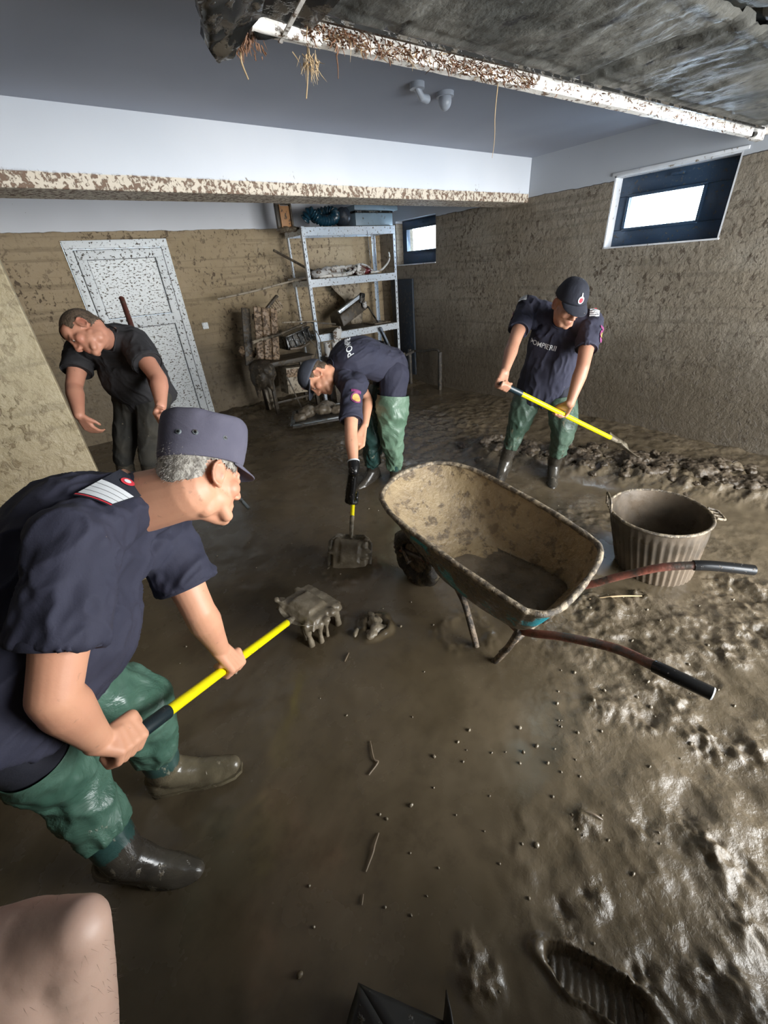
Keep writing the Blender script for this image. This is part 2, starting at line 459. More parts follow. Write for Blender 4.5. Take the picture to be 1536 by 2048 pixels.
def mud_height(X, Y):
    h = 0.010 * fbm(X * 1.4, Y * 1.4, o=3, s=3) + 0.0025 * fbm(X * 9, Y * 9, o=3, s=9)
    # trampled thick mud towards the doorway
    d = (X - 0.55) * 0.78 - (Y - 0.05) * 0.62 + 0.16 * fbm(X * 2.1, Y * 2.1, o=3, s=21)
    rz = sstep(0.02, 0.55, d) * sstep(3.6, 2.2, X)
    far = np.exp(-(((X - 2.95) / .75) ** 2 + ((Y - 3.15) / .85) ** 2)) + 0.7 * np.exp(-(((X - 2.0) / .4) ** 2 + ((Y - 3.45) / .35) ** 2))
    far = np.clip(far * 1.4, 0, 1)
    lump = fbm(X * 7, Y * 7, o=5, s=31, g=0.6)
    ridg = 1 - np.abs(fbm(X * 5 + .4 * fbm(X * 6, Y * 6, s=5), Y * 5, o=4, s=41)) * 2
    clus = sstep(-.05, .35, fbm(X * 1.7 + 3, Y * 1.7, o=3, s=91)) * rz
    h = h + rz * 0.010 * fbm(X * 3, Y * 3, o=3, s=93) + rz * .006 * lump + clus * (0.011 * lump + 0.012 * np.clip(ridg, -.3, 1) ** 2 + 0.013 * fbm(X * 21, Y * 21, o=3, s=95))
    rz = np.clip(.25 * rz + clus, 0, 1)
    h = h + far * (0.022 * fbm(X * 15, Y * 15, o=4, s=51) + 0.01 * fbm(X * 34, Y * 34, o=2, s=54))
    # mud heaped along the right wall and the back wall
    wr = sstep(3.25, 4.15, X + 0.28 * fbm(X * 1.9, Y * 1.9, o=3, s=61))
    h = h + wr * sstep(4.7, 3.2, Y) * (0.03 + 0.022 * np.clip(lump, -1, 1) + 0.012 * np.clip(ridg, -1, 1))
    g = sstep(1.0, 0.35, np.abs(d2seg(X, Y, (3.1, 2.35), (3.75, 0.5))) * 2.3)
    h = h + g * (0.035 + 0.07 * np.abs(lump) + 0.03 * ridg)
    wb = sstep(4.9, 5.6, Y + 0.25 * fbm(X * 2.2, Y * 2.2, o=3, s=71)) * sstep(1.2, 1.6, X)
    h = h + wb * (0.05 + 0.05 * lump)
    g2 = np.exp(-(((X - 1.95) / .45) ** 2 + ((Y - 4.75) / .5) ** 2)); h = h + g2 * (0.02 + 0.05 * np.abs(lump))
    wob, fine = .05 * fbm(X * 9, Y * 9, o=3, s=99), .35 * lump + .9 * fbm(X * 26, Y * 26, o=4, s=101, g=.6) + .5 * np.clip(ridg, -.4, 1) ** 2
    for (cx, cy, r_, am) in CLUST:
        dd_ = np.hypot((X - cx), (Y - cy)) + wob
        k_ = np.exp(-(dd_ / r_) ** 2)
        h = h + am * k_ * fine
        rz = np.clip(rz + k_ * 1.3, 0, 1)
    low = sstep(.35, -.05, Y + .25 * fbm(X * 3, Y * 3, o=2, s=103)) * sstep(.25, .5, X)
    h = h + low * (.014 * fbm(X * 6, Y * 9, o=4, s=104) + .010 * np.clip(1 - np.abs(fbm(X * 7, Y * 5, o=3, s=105)) * 3, 0, 1))
    zone = np.clip(rz + .5 * low + far + 0.8 * wr * sstep(4.7, 3.2, Y) + g + g2 + 0.6 * wb, 0, 1)
    # boot prints pressed into the thick mud, with tread bars
    for (cx, cy, a, L, wd, dp) in ((0.510, -0.045, -1.15, .25, .082, .038), (1.62, 0.16, -0.5, .26, .10, .006)):
        w_ob = .02 * fbm(X * 22, Y * 22, o=3, s=97)
        u = (X - cx) * math.cos(a) + (Y - cy) * math.sin(a); w = -(X - cx) * math.sin(a) + (Y - cy) * math.cos(a)
        m_ = (np.abs(u + w_ob) / (L / 2)) ** 2.6 + (np.abs(w + w_ob * .6) / (wd / 2)) ** 2.4
        inn = sstep(1.15, 0.8, m_); rim = np.exp(-((m_ - 1.5) / 0.45) ** 2)
        tread = dp * .14 * np.sin(u * 300 + 1.5 * np.sin(w * 60) + 60 * w_ob) * inn * (.4 + np.abs(fbm(X * 9, Y * 9, o=2, s=98)) * 2)
        h = h - inn * dp + rim * dp * 0.35 + tread
        zone = np.clip(zone + inn * .3, 0, 1)
    # a few ripples and pushed ridges in the liquid mud round the shovels
    for (cx, cy, r, am) in ((0.98, 1.83, .16, .008), (0.62, 1.48, .10, .008), (0.80, 1.30, .06, .030), (1.12, 0.97, .12, .010), (1.95, 2.57, .16, .008), (2.75, 1.9, .2, .006), (-0.1, 1.12, .2, .006)):
        d_ = np.hypot(X - cx, Y - cy) + 0.03 * fbm(X * 12, Y * 12, o=2, s=81)
        h = h + am * np.exp(-((d_ - r) / (r * .35)) ** 2) * (0.5 + 0.9 * np.abs(fbm(X * 16, Y * 16, o=3, s=83)))
    for (cx, cy, r_) in WET[:2]:
        k_ = np.exp(-(np.hypot(X - cx, Y - cy) / r_) ** 2); h = h + k_ * (.012 * fbm(X * 28, Y * 40, o=3, s=111) + .004 * fbm(X * 70, Y * 90, o=2, s=112))
    return h, zone
def d2seg(X, Y, a, b):
    ax, ay = a; bx, by = b[0] - ax, b[1] - ay
    t = np.clip(((X - ax) * bx + (Y - ay) * by) / (bx * bx + by * by), 0, 1)
    return np.hypot(X - ax - t * bx, Y - ay - t * by)
def axis_steps(pairs):
    out = []
    for a, b, s in pairs: out += list(np.arange(a, b - 1e-6, s))
    return np.array(out + [pairs[-1][1]])
gx = axis_steps([(XL, -0.9, .08), (-0.9, 0.2, .02), (0.2, 2.3, .0075), (2.3, 3.0, .011), (3.0, XR + .02, .016)])
gy = axis_steps([(YF - 0.2, -0.45, .05), (-0.45, 1.3, .0075), (1.3, 2.4, .012), (2.4, 3.9, .015), (3.9, YB, .028)])
GX, GY = np.meshgrid(gx, gy)
H, Z = mud_height(GX, GY)
def ground(x, y):
    return float(mud_height(np.array([[x]], float), np.array([[y]], float))[0][0, 0])
nx, ny = len(gx), len(gy)
fl = bpy.data.meshes.new('floor')
co = np.stack([GX, GY, H], -1).reshape(-1, 3)
idx = (np.arange(ny - 1)[:, None] * nx + np.arange(nx - 1)[None]).ravel()
F = np.stack([idx, idx + 1, idx + nx + 1, idx + nx], -1)
fl.vertices.add(len(co)); fl.vertices.foreach_set('co', co.astype(np.float32).ravel())
fl.loops.add(F.size); fl.loops.foreach_set('vertex_index', F.astype(np.int32).ravel())
fl.polygons.add(len(F)); fl.polygons.foreach_set('loop_start', np.arange(0, F.size, 4, dtype=np.int32))
fl.polygons.foreach_set('use_smooth', np.ones(len(F), dtype=bool))
fl.update(calc_edges=True); fl.validate()
at = fl.attributes.new('rough_zone', 'FLOAT', 'POINT'); at.data.foreach_set('value', Z.astype(np.float32).ravel())
wetv = np.zeros_like(GX)
for (cx, cy, r_) in WET: wetv = np.maximum(wetv, np.exp(-(np.hypot(GX - cx, GY - cy) / r_) ** 2))
at = fl.attributes.new('wet_zone', 'FLOAT', 'POINT'); at.data.foreach_set('value', wetv.astype(np.float32).ravel())
o = link('floor', fl, M_mud); tag(o, 'floor covered in glossy wet brown mud', kind='structure')

# ------------------------------------------------------------------ windows
M_frame = speck('dark window frame', (0.035, 0.068, 0.12), (0.10, 0.09, 0.07), 45, 0.60, 0.66, 0.35)
mg = Mat('window glass', (0.95, 0.98, 1.0), 0.02); mg.b.inputs['Transmission Weight'].default_value = 1.0; mg.b.inputs['IOR'].default_value = 1.02
M_glass = mg.m
M_reveal = speck('white reveal plaster', (0.75, 0.77, 0.80), (0.25, 0.2, 0.14), 30, 0.6, 0.68, 0.6)
def window(n, y0, y1, z0, z1, gy0, gy1, gz0, gz1, lab):
    xf = XR + 0.12
    fr = MB()
    w = 0.06
    fr.box((xf + .03, (y0 + y1) / 2, (z1 + gz1) / 2 + .0), (w, y1 - y0, z1 - gz1))
    fr.box((xf + .03, (y0 + y1) / 2, (z0 + gz0) / 2), (w, y1 - y0, gz0 - z0))
    fr.box((xf + .03, (y0 + gy0) / 2, (gz0 + gz1) / 2), (w, gy0 - y0, gz1 - gz0))
    fr.box((xf + .03, (y1 + gy1) / 2, (gz0 + gz1) / 2), (w, y1 - gy1, gz1 - gz0))
    o = fr.link(n, M_frame, bevel=0.006); tag(o, lab, kind='structure')
    s = MB()    # inner sash with a rebate step
    b = 0.022
    for (yc, zc, sy, sz) in (((gy0 + gy1) / 2, gz1 + b / 2 - .012, gy1 - gy0 + .02, b), ((gy0 + gy1) / 2, gz0 - b / 2 + .012, gy1 - gy0 + .02, b),
                             (gy0 - b / 2 + .012, (gz0 + gz1) / 2, b, gz1 - gz0), (gy1 + b / 2 - .012, (gz0 + gz1) / 2, b, gz1 - gz0)):
        s.box((xf - .008, yc, zc), (.022, sy, sz))
    s.link('sash', M_frame, o, bevel=0.003)
    MB().box((xf + .03, (gy0 + gy1) / 2, (gz0 + gz1) / 2), (.006, gy1 - gy0, gz1 - gz0)).link('pane', M_glass, o, smooth=False)
    MB().bar((xf - .025, (y0 + y1) / 2 + .04, z1 - .05), (xf - .025, (y0 + y1) / 2 - .06, z1 - .052), .02, .018).link('handle', M_frame, o, bevel=.003)
    return o
window('window_1', 1.47, 2.40, 1.62, 2.16, 1.70, 2.30, 1.76, 2.01, 'near basement window, dark framed, glaring white daylight behind')
window('window_2', 4.68, 5.50, 1.62, 2.16, 4.78, 5.40, 1.78, 2.06, 'far basement window beside the metal shelf')
mb = MB().box((XR + .06, 1.95, 2.155), (.12, .94, .012)); tag(mb.link('window_1_head', M_reveal, smooth=False), 'pale reveal above the near window', kind='structure')
MB().box((XR - .006, 1.93, 2.172), (.014, .98, .022)).link('reveal_edge', M_reveal, bpy.data.objects['window_1_head'], bevel=.003)
for nm, y in (('window_1_jamb', 1.476), ('window_1_jamb', 2.394)):
    tag(MB().box((XR + .06, y, 1.89), (.12, .012, .54)).link(nm, M_reveal, smooth=False), 'pale side reveal of the near window', kind='structure')
tag(MB().box((XR + .05, 1.93, 1.626), (.13, .93, .012)).link('window_1_sill', M_reveal, smooth=False), 'pale sill of the near window', kind='structure')
tag(MB().box((XR + .05, 5.09, 1.626), (.13, .82, .012)).link('window_2_sill', M_reveal, smooth=False), 'pale sill of the far window', kind='structure')
# a stalk hanging in the near window
# ------------------------------------------------------------------ door
M_pvc = speck('white door plastic with mud specks', (0.84, 0.87, 0.88), (0.07, 0.055, 0.04), 44, 0.585, 0.615, 0.55, var=0.02)
M_pvc2 = speck('white door pane with mud specks', (0.88, 0.91, 0.91), (0.12, 0.10, 0.07), 52, 0.56, 0.60, 0.5, var=0.02, st=(.7, 1, 1.3))
M_gap = Mat('dark rubber seal', (0.02, 0.02, 0.02), 0.5).m
def frame_box(y, x0, x1, z0, z1, w, d):
    b = MB()
    b.box(((x0 + x1) / 2, y, z1 - w / 2), (x1 - x0, d, w)); b.box(((x0 + x1) / 2, y, z0 + w / 2), (x1 - x0, d, w))
    b.box((x0 + w / 2, y, (z0 + z1) / 2), (w, d, z1 - z0 - 2 * w)); b.box((x1 - w / 2, y, (z0 + z1) / 2), (w, d, z1 - z0 - 2 * w))
    return b
door = frame_box(5.905, dx0 + .004, dx1 - .004, -0.02, dz1 - .004, .075, .09).link('door_1', M_pvc, bevel=.004)
tag(door, 'white plastic door spattered with mud in the back wall', kind='structure')
frame_box(5.895, .487, 1.343, .05, 1.975, .006, .07).link('seal', M_gap, door, smooth=False)
frame_box(5.885, .495, 1.335, .058, 1.968, .085, .07).link('leaf_frame', M_pvc, door, bevel=.005)
MB().box((.915, 5.885, 1.26), (.68, .07, .11)).link('mid_rail', M_pvc, door, bevel=.005)
frame_box(5.872, .578, 1.252, 1.318, 1.885, .006, .03).link('seal', M_gap, door, smooth=False)
frame_box(5.872, .578, 1.252, .14, 1.205, .006, .03).link('seal', M_gap, door, smooth=False)
MB().box((.915, 5.893, 1.60), (.66, .02, .56)).link('upper_panel', M_pvc2, door, smooth=False)
MB().box((.915, 5.893, .67), (.66, .02, 1.06)).link('lower_panel', M_pvc2, door, smooth=False)
hb = MB().box((.545, 5.842, 1.05), (.03, .012, .2)); hd = hb.link('door_plate', M_pvc, door, bevel=.003)
MB().chain([V(.545, 5.84, 1.1), V(.545, 5.79, 1.1), V(.65, 5.79, 1.1)], [.009, .009, .008]).link('door_handle', M_pvc, hd)
MB().box((1.60, 5.893, 1.13), (.075, .014, .075)).link('light_switch', M_pvc, bevel=.006)
tag(bpy.data.objects['light_switch'], 'small white wall switch between door and shelf', 'light switch')
# ================================================================== props
R_ = random.Random(7)
def curve_loop(ctrl, n=64):
    """closed Catmull-Rom loop resampled to n points"""
    P = [Vector(p) for p in ctrl]; m = len(P); out = []
    for i in range(m):
        p0, p1, p2, p3 = P[(i - 1) % m], P[i], P[(i + 1) % m], P[(i + 2) % m]
        for k in range(12):
            t = k / 12
            out.append(0.5 * ((2 * p1) + (p2 - p0) * t + (2 * p0 - 5 * p1 + 4 * p2 - p3) * t * t + (3 * p1 - p0 - 3 * p2 + p3) * t ** 3))
    L = [0]
    for i in range(len(out)): L.append(L[-1] + (out[(i + 1) % len(out)] - out[i]).length)
    res = []
    for k in range(n):
        s = L[-1] * k / n; i = max(j for j in range(len(L)) if L[j] <= s + 1e-9); i = min(i, len(out) - 1)
        t = (s - L[i]) / max(L[i + 1] - L[i], 1e-9)
        res.append(out[i].lerp(out[(i + 1) % len(out)], t))
    return res
# ---- materials
m = Mat('barrow tray coated with mud', (0.33, 0.25, 0.15), 0.3)
z_ = m.z()
wet = m.ramp(m.math('ADD', z_, m.math('MULTIPLY', m.noise(9, 5), 0.12)), 0.47, 0.56)
c = m.mix(m.ramp(m.noise(4, 5, .6, (1, 1, .4)), .35, .65), (0.36, 0.27, 0.155), (0.25, 0.185, 0.11))
c = m.mix(m.ramp(m.noise(16, 6, .65), .52, .62), c, (0.145, 0.105, 0.065))
m.color(c)
m.roughness(m.ramp(m.noise(18, 4), .35, .65, 0.16, 0.42)); m.bump(m.noise(28, 6, .68), .8, .012)
M_tray_in = m.m
m = Mat('barrow outside paint under mud', (0.02, 0.30, 0.36), 0.3)
f = m.ramp(m.noise(5.5, 5, .6, (1, 1, .5)), .44, .50)
g = m.ramp(m.noise(22, 6, .66), .45, .60)
m.color(m.mix(f, (0.012, 0.23, 0.28), m.mix(g, (0.075, 0.058, 0.040), (0.15, 0.115, 0.075))))
m.roughness(m.ramp(g, 0, 1, .25, .5)); m.bump(m.math('MULTIPLY', f, m.noise(60, 5, .7)), .7, .008)
M_tray_out = m.m
m = Mat('muddy steel rim', (0.16, 0.12, 0.08), .35)
m.color(m.mix(m.ramp(m.noise(30, 5, .7), .42, .62), (0.075, 0.058, 0.04), (0.36, 0.29, 0.20))); m.bump(m.noise(70, 5, .7), .9, .008)
M_rim = m.m
m = Mat('red brown painted tube with mud', (0.3, 0.06, 0.04), .35)
m.color(m.mix(m.ramp(m.noise(8, 5, .7), .40, .62), (0.26, 0.085, 0.058), (0.055, 0.042, 0.032)))
m.roughness(m.ramp(m.noise(15, 3), .3, .7, .22, .5)); m.bump(m.noise(60, 5, .7), .5, .006)
M_tube = m.m
m = Mat('caked tube', (0.07, 0.055, 0.04), .4)
m.color(m.mix(m.ramp(m.noise(34, 5, .7), .42, .6), (0.045, 0.036, 0.028), (0.24, 0.18, 0.125))); m.bump(m.noise(70, 5, .7), .9, .01)
M_caked = m.m
M_black = speck('black rubber grip', (0.012, 0.012, 0.013), (0.16, 0.13, 0.10), 60, .63, .68, .3)
m = Mat('muddy tyre', (0.03, 0.025, 0.02), .25)
m.color(m.mix(m.ramp(m.noise(18, 5, .7), .5, .64), (0.022, 0.018, 0.014), (0.12, 0.095, 0.06))); m.roughness(m.ramp(m.noise(25, 3), .3, .7, .1, .45)); m.bump(m.noise(40, 6, .7), .9, .012)
M_tyre = m.m

# ------------------------------------------------------------------ wheelbarrow
rim = [(1.016, 1.447, 0.66), (0.955, 1.352, 0.655), (0.924, 1.201, 0.64), (0.932, 0.902, 0.6), (0.955, 0.609, 0.56), (0.973, 0.558, 0.55), (1.000, 0.520, 0.55), (1.067, 0.500, 0.55),
       (1.200, 0.508, 0.555), (1.372, 0.540, 0.56), (1.463, 0.583, 0.57), (1.495, 0.666, 0.58), (1.516, 0.903, 0.615), (1.516, 1.184, 0.65), (1.498, 1.32, 0.67), (1.446, 1.433, 0.68), (1.358, 1.505, 0.68), (1.180, 1.525, 0.67)]
bot = [(1.150, 1.16, .345), (1.105, 1.14, .335), (1.075, 1.06, .32), (1.062, .90, .305), (1.075, .72, .30), (1.082, .68, .30), (1.100, .655, .30), (1.13, .648, .305),
       (1.24, .65, .308), (1.39, .655, .312), (1.43, .665, .315), (1.45, .71, .318), (1.44, .88, .335), (1.425, 1.04, .35), (1.41, 1.085, .355), (1.385, 1.11, .36), (1.34, 1.13, .362), (1.25, 1.15, .355)]
RL, BL = curve_loop(rim, 96), curve_loop(bot, 96)
# the two loops are matched by their control points, so resample each span alike
def matched(a, n=6):
    P = [Vector(p) for p in a]; m = len(P); out = []
    for i in range(m):
        p0, p1, p2, p3 = P[(i - 1) % m], P[i], P[(i + 1) % m], P[(i + 2) % m]
        for k in range(n):
            t = k / n
            out.append(0.5 * ((2 * p1) + (p2 - p0) * t + (2 * p0 - 5 * p1 + 4 * p2 - p3) * t * t + (3 * p1 - p0 - 3 * p2 + p3) * t ** 3))
    return out
RL, BL = matched(rim), matched(bot)
cB = sum(BL, Vector()) / len(BL)
wb_ = empty('wheelbarrow', (1.25, 0.95, ground(1.25, .95)), 'mud-caked wheelbarrow with turquoise paint showing, standing in the middle of the floor', 'wheelbarrow')
def tray_shell(off, lay=14):
    v, f = [], []
    n = len(RL)
    for j in range(lay + 1):
        t = j / lay
        for i in range(n):
            b, r = BL[i], RL[i]
            e = t ** 1.15
            p = b.lerp(r, e)
            p.z = b.z + (r.z - b.z) * (t ** 1.35 if t < 1 else 1)
            o = (p - cB); o.z = 0
            k = 1 + 0.02 * math.sin(math.pi * t)
            p = Vector((cB.x + o.x * k, cB.y + o.y * k, p.z)) - o.normalized() * off + Vector((0, 0, off * (1 - t)))
            v.append(p)
    for j in range(lay):
        for i in range(n):
            a, b = j * n + i, j * n + (i + 1) % n
            f.append((a, b, b + n, a + n))
    c = len(v); v.append(Vector((cB.x, cB.y, cB.z + off)))
    for i in range(n): f.append((c, (i + 1) % n, i))
    return v, f
vi, fi = tray_shell(0.004)
vi = [p + Vector((0, 0, .004 * mnoise.noise(p * 14))) + Vector((mnoise.noise(p * 11), mnoise.noise(p * 11 + Vector((5, 5, 5))), 0)) * .006 for p in vi]
a = MB().add(vi, [tuple(reversed(q)) for q in fi]); me = mesh_from(a.v, a.f, True)
tr = link('tray', me, M_tray_in, wb_); tr.matrix_parent_inverse = parent_inv(wb_)
a = MB().add(*tray_shell(-0.001)); me = mesh_from(a.v, a.f, True)
to = link('tray_outside', me, M_tray_out, wb_); to.matrix_parent_inverse = parent_inv(wb_); to['label'] = 'turquoise outer face mostly hidden by mud'
a = MB().loft(RL, [.0125 + .003 * mnoise.noise(p * 40) for p in RL], None, (0, 0, 1), 12, cap=False, closed=True); a.link('rim', M_rim, wb_)
# shallow mud left in the tray
v, f = [], []
n = len(BL)
pud = [(b.lerp(r, .10 + .03 * mnoise.noise(b * 6))) for b, r in zip(BL, RL)]
for j in range(8):
    for i in range(n):
        p = Vector((cB.x, cB.y, .35)).lerp(Vector((pud[i].x, pud[i].y, .352)), (j + 1) / 8)
        p.z = .352 + .006 * mnoise.noise(p * 9) + .003 * mnoise.noise(p * 30) - (.03 if j == 7 else 0)
        v.append(p)
for j in range(7):
    for i in range(n): f.append((j * n + i, j * n + (i + 1) % n, (j + 1) * n + (i + 1) % n, (j + 1) * n + i))
f.append(tuple(range(n)))
a = MB().add(v, f); pm = a.link('mud_residue', M_clod, wb_, angle=80); pm['kind'] = 'stuff'
# frame tubes run from the wheel under the tray to the grips
near = [(1.19, 1.60, .17), (1.18, 1.45, .20), (1.19, 1.10, .265), (1.15, .80, .265), (1.115, .67, .27), (1.133, .50, .36), (1.143, .33, .44), (1.120, .217, .485), (1.118, .155, .497), (1.136, .06, .495)]
far = [(1.27, 1.60, .20), (1.34, 1.45, .235), (1.44, 1.10, .29), (1.475, .80, .29), (1.498, .64, .31), (1.553, .515, .41), (1.612, .405, .49), (1.668, .324, .52), (1.725, .26, .525), (1.817, .16, .515)]
for pts, sd in ((near, 0), (far, 1)):
    P = bez(pts, 6); k = len(P) - 11
    MB().loft(P[:k + 1], .0165, None, (0, 0, 1), 14).link('handle', M_tube, wb_)
    g_ = MB().loft(P[k - 1:], [.0205] * len(P[k - 1:]), None, (0, 0, 1), 14).link('grip', M_black, wb_)
    if sd == 0:
        d_ = (P[-1] - P[-2]).normalized()
        MB().loft([P[-1] - d_ * .001, P[-1] + d_ * .004], [.020, .018], None, (0, 0, 1), 14).link('grip_end', M_pvc, g_)
        MB().loft([P[-1] + d_ * .003, P[-1] + d_ * .0052], [.006, .005], None, (0, 0, 1), 10).link('bore', M_black, g_)
# bent tube legs, their feet sunk in the mud
for x, s in ((1.10, 0), (1.47, 1)):
    P = bez([(x, 1.02, .29), (x + .01, .97, .20), (x, .90, .06), (x, .86, -.04), (x, .80, -.05), (x, .765, .0), (x, .70, .16), (x, .665, .285)], 6)
    MB().loft(P, .0155, None, (1, 0, 0), 14).link('leg', M_caked, wb_)
MB().loft([(1.10, .74, .08), (1.47, .74, .08)], .011, None, (0, 0, 1), 12).link('cross_brace', M_caked, wb_)
for x in (1.10, 1.45):
    MB().box((x, .72, .298), (.04, .12, .016)).link('bracket', M_caked, wb_, bevel=.003)
# wheel with tyre, rim, hub, fork
wc = Vector((1.215, 1.43, .175)); ax = Vector((1, .03, 0)).normalized()
tw = MB(); pts = []
for k in range(40):
    t = 2 * math.pi * k / 40
    pts.append(wc + Vector((0, math.cos(t), math.sin(t))) * .135)
v, f = loft(pts, .045, .05, (1, 0, 0), 14, False, lambda q, i, t, d: q + d * (.10 if (i % 2 and math.cos(t) * 1 < 1) else 0) + Vector((mnoise.noise(q * 18), mnoise.noise(q * 18 + Vector((3, 0, 0))), mnoise.noise(q * 18 + Vector((0, 7, 0))))) * .012, True)
tw.add(v, f); wh = tw.link('wheel', M_tyre, wb_)
MB().loft([wc - ax * .03, wc - ax * .02, wc + ax * .02, wc + ax * .03], [.03, .095, .095, .03], None, (0, 0, 1), 24).link('hub', M_caked, wh)
MB().loft([wc - ax * .085, wc + ax * .085], .009, None, (0, 0, 1), 10).link('axle', M_caked, wh)
for s in (-1, 1):
    MB().bar(wc + ax * .075 * s, V(1.19 + .05 * (s + 1) / 2 * 1.6, 1.56, .215), .012, .03).link('fork', M_caked, wb_, bevel=.003)

# ------------------------------------------------------------------ ribbed tub
m = Mat('muddy black tub plastic', (0.05, 0.045, 0.04), .4)
m.color(m.mix(m.ramp(m.noise(3.2, 4, .6), .36, .64), (0.165, 0.125, 0.088), (0.065, 0.052, 0.038)))
m.roughness(m.ramp(m.noise(12, 4), .35, .65, .25, .55)); m.bump(m.noise(45, 5, .65), .4, .004)
M_tub = m.m
M_tub_rim = M_rim
tb = empty('tub', (2.33, .62, ground(2.33, .62)), 'muddy black ribbed plastic tub with loop handle, right of the wheelbarrow', 'tub')
b0, b1 = Vector((2.335, .615, -.03)), Vector((2.315, .665, .355))
def tub_wall(r0, r1, rib, flip=False, lay=10, base=True, zb=0.0):
    v, f = [], []; n = 160
    for j in range(lay + 1):
        t = j / lay
        c = b0.lerp(b1, t); c = Vector((c.x, c.y, c.z + zb * (1 - t)))
        for k in range(n):
            a = 2 * math.pi * k / n
            r = r0 + (r1 - r0) * (t ** .9)
            rr = r + (rib * (1 if (k % 4) < 2 else -1) if .06 < t < .86 else 0)
            v.append(c + Vector((math.cos(a) * rr * 1.04, math.sin(a) * rr, 0)))
    for j in range(lay):
        for k in range(n): f.append((j * n + k, j * n + (k + 1) % n, (j + 1) * n + (k + 1) % n, (j + 1) * n + k))
    if base: f.append(tuple(range(n))[::-1])
    return v, ([tuple(reversed(q)) for q in f] if flip else f)
MB().add(*tub_wall(.185, .243, .0035)).link('wall_ribbed', M_tub, tb, angle=50).name = 'ribbed_body'
v, f = tub_wall(.178, .236, 0, True, zb=.012); inn = link('inner_wall', mesh_from(v, f, True), M_tub, tb); inn.matrix_parent_inverse = parent_inv(tb)
rp = [b1 + Vector((math.cos(2 * math.pi * k / 64) * .244 * 1.04, math.sin(2 * math.pi * k / 64) * .244, .002 * math.sin(k * .3))) for k in range(64)]
MB().loft(rp, .0085, .0085, (0, 0, 1), 10, False, None, True).link('rim', M_tub_rim, tb)
def loop_handle(a0, up_, outv):
    d = Vector((math.cos(a0), math.sin(a0), 0)); t = Vector((-math.sin(a0), math.cos(a0), 0))
    c = b1 + Vector((d.x * .25 * 1.04, d.y * .25, 0))
    P = [c - t * .055, c - t * .052 + d * outv * .6 + V(0, 0, up_ * .7), c - t * .04 + d * outv + V(0, 0, up_), c + t * .04 + d * outv + V(0, 0, up_), c + t * .052 + d * outv * .6 + V(0, 0, up_ * .7), c + t * .055]
    h = MB().loft(bez(P, 4), .007, None, (0, 0, 1), 10).link('handle', M_tub_rim, tb)
    for s in (-.018, .018):
        MB().loft([c + t * s, c + t * s + d * outv * .95 + V(0, 0, up_)], .004, None, (0, 0, 1), 8).link('strut', M_tub_rim, h)
loop_handle(math.radians(128), .075, .012)
loop_handle(math.radians(-50), -.01, .045)
# mud and lumps at its bottom
a = MB(); 
v, f = ellipsoid((2.325, .635, .05), (.19, .19, .05), None, 40, 16)
v = [p + Vector((0, 0, .03 * mnoise.noise(p * 14) + .012 * mnoise.noise(p * 40))) for p in v]
a.add(v, f); q = a.link('mud_heap', M_clod, tb, angle=80); q['kind'] = 'stuff'
for (x, y, r_, rz) in ((2.40, .60, .04, .4), (2.30, .66, .03, 1.2), (2.36, .56, .05, 2.1)):
    Rm = Matrix.Rotation(rz, 3, 'Z') @ Matrix.Rotation(.5, 3, 'X')
    MB().box((x, y, .12), (.11, .05, .025), Rm).link('wood_scrap', M_clod, tb, bevel=.006)

# ------------------------------------------------------------------ overhead garage door (raised, seen from below)
m = Mat('muddy door underside', (0.10, 0.10, 0.10), .35, spec=.25)
n1 = m.noise(2.2, 6, .65, (1, 1, 1), .5)
c = m.mix(m.ramp(n1, .38, .62), (0.085, 0.086, 0.078), (0.175, 0.17, 0.15))
c = m.mix(m.ramp(m.noise(14, 6, .7, (1.2, .5, 1)), .56, .68), c, (0.03, 0.03, 0.032))
m.color(c); m.roughness(m.ramp(m.noise(7, 5, .6), .35, .65, .42, .7))
m.bump(m.noise(14, 6, .65, (1.3, .7, 1)), .6, .02)
M_gd = m.m
m = Mat('white aluminium rail flaked with mud', (0.7, 0.66, 0.6), .4)
m.color(m.mix(m.ramp(m.noise(30, 6, .7, (1, 1, 1)), .54, .60), (0.88, 0.84, 0.78), (0.17, 0.12, 0.085))); m.bump(m.noise(30, 5, .7), .6, .006)
M_rail = m.m
M_dark = speck('dark muddy plastic', (0.014, 0.014, 0.013), (0.055, 0.045, 0.032), 18, .50, .60, .3)
M_straw = Mat('straw', (0.45, 0.32, 0.18), .7).m
M_rust = Mat('rusty brown straw', (0.17, 0.08, 0.04), .7).m
A_, B_ = Vector((.74, 1.515, 2.2)), Vector((4.15, 1.372, 2.2))
dx_ = (B_ - A_).normalized(); dy_ = Vector((-dx_.y, dx_.x, 0))          # dy_ points away from the camera
gdo = empty('garage_door', (2.45, 0, 2.22), 'raised overhead garage door, its mud-smeared underside at the top right', 'garage door')
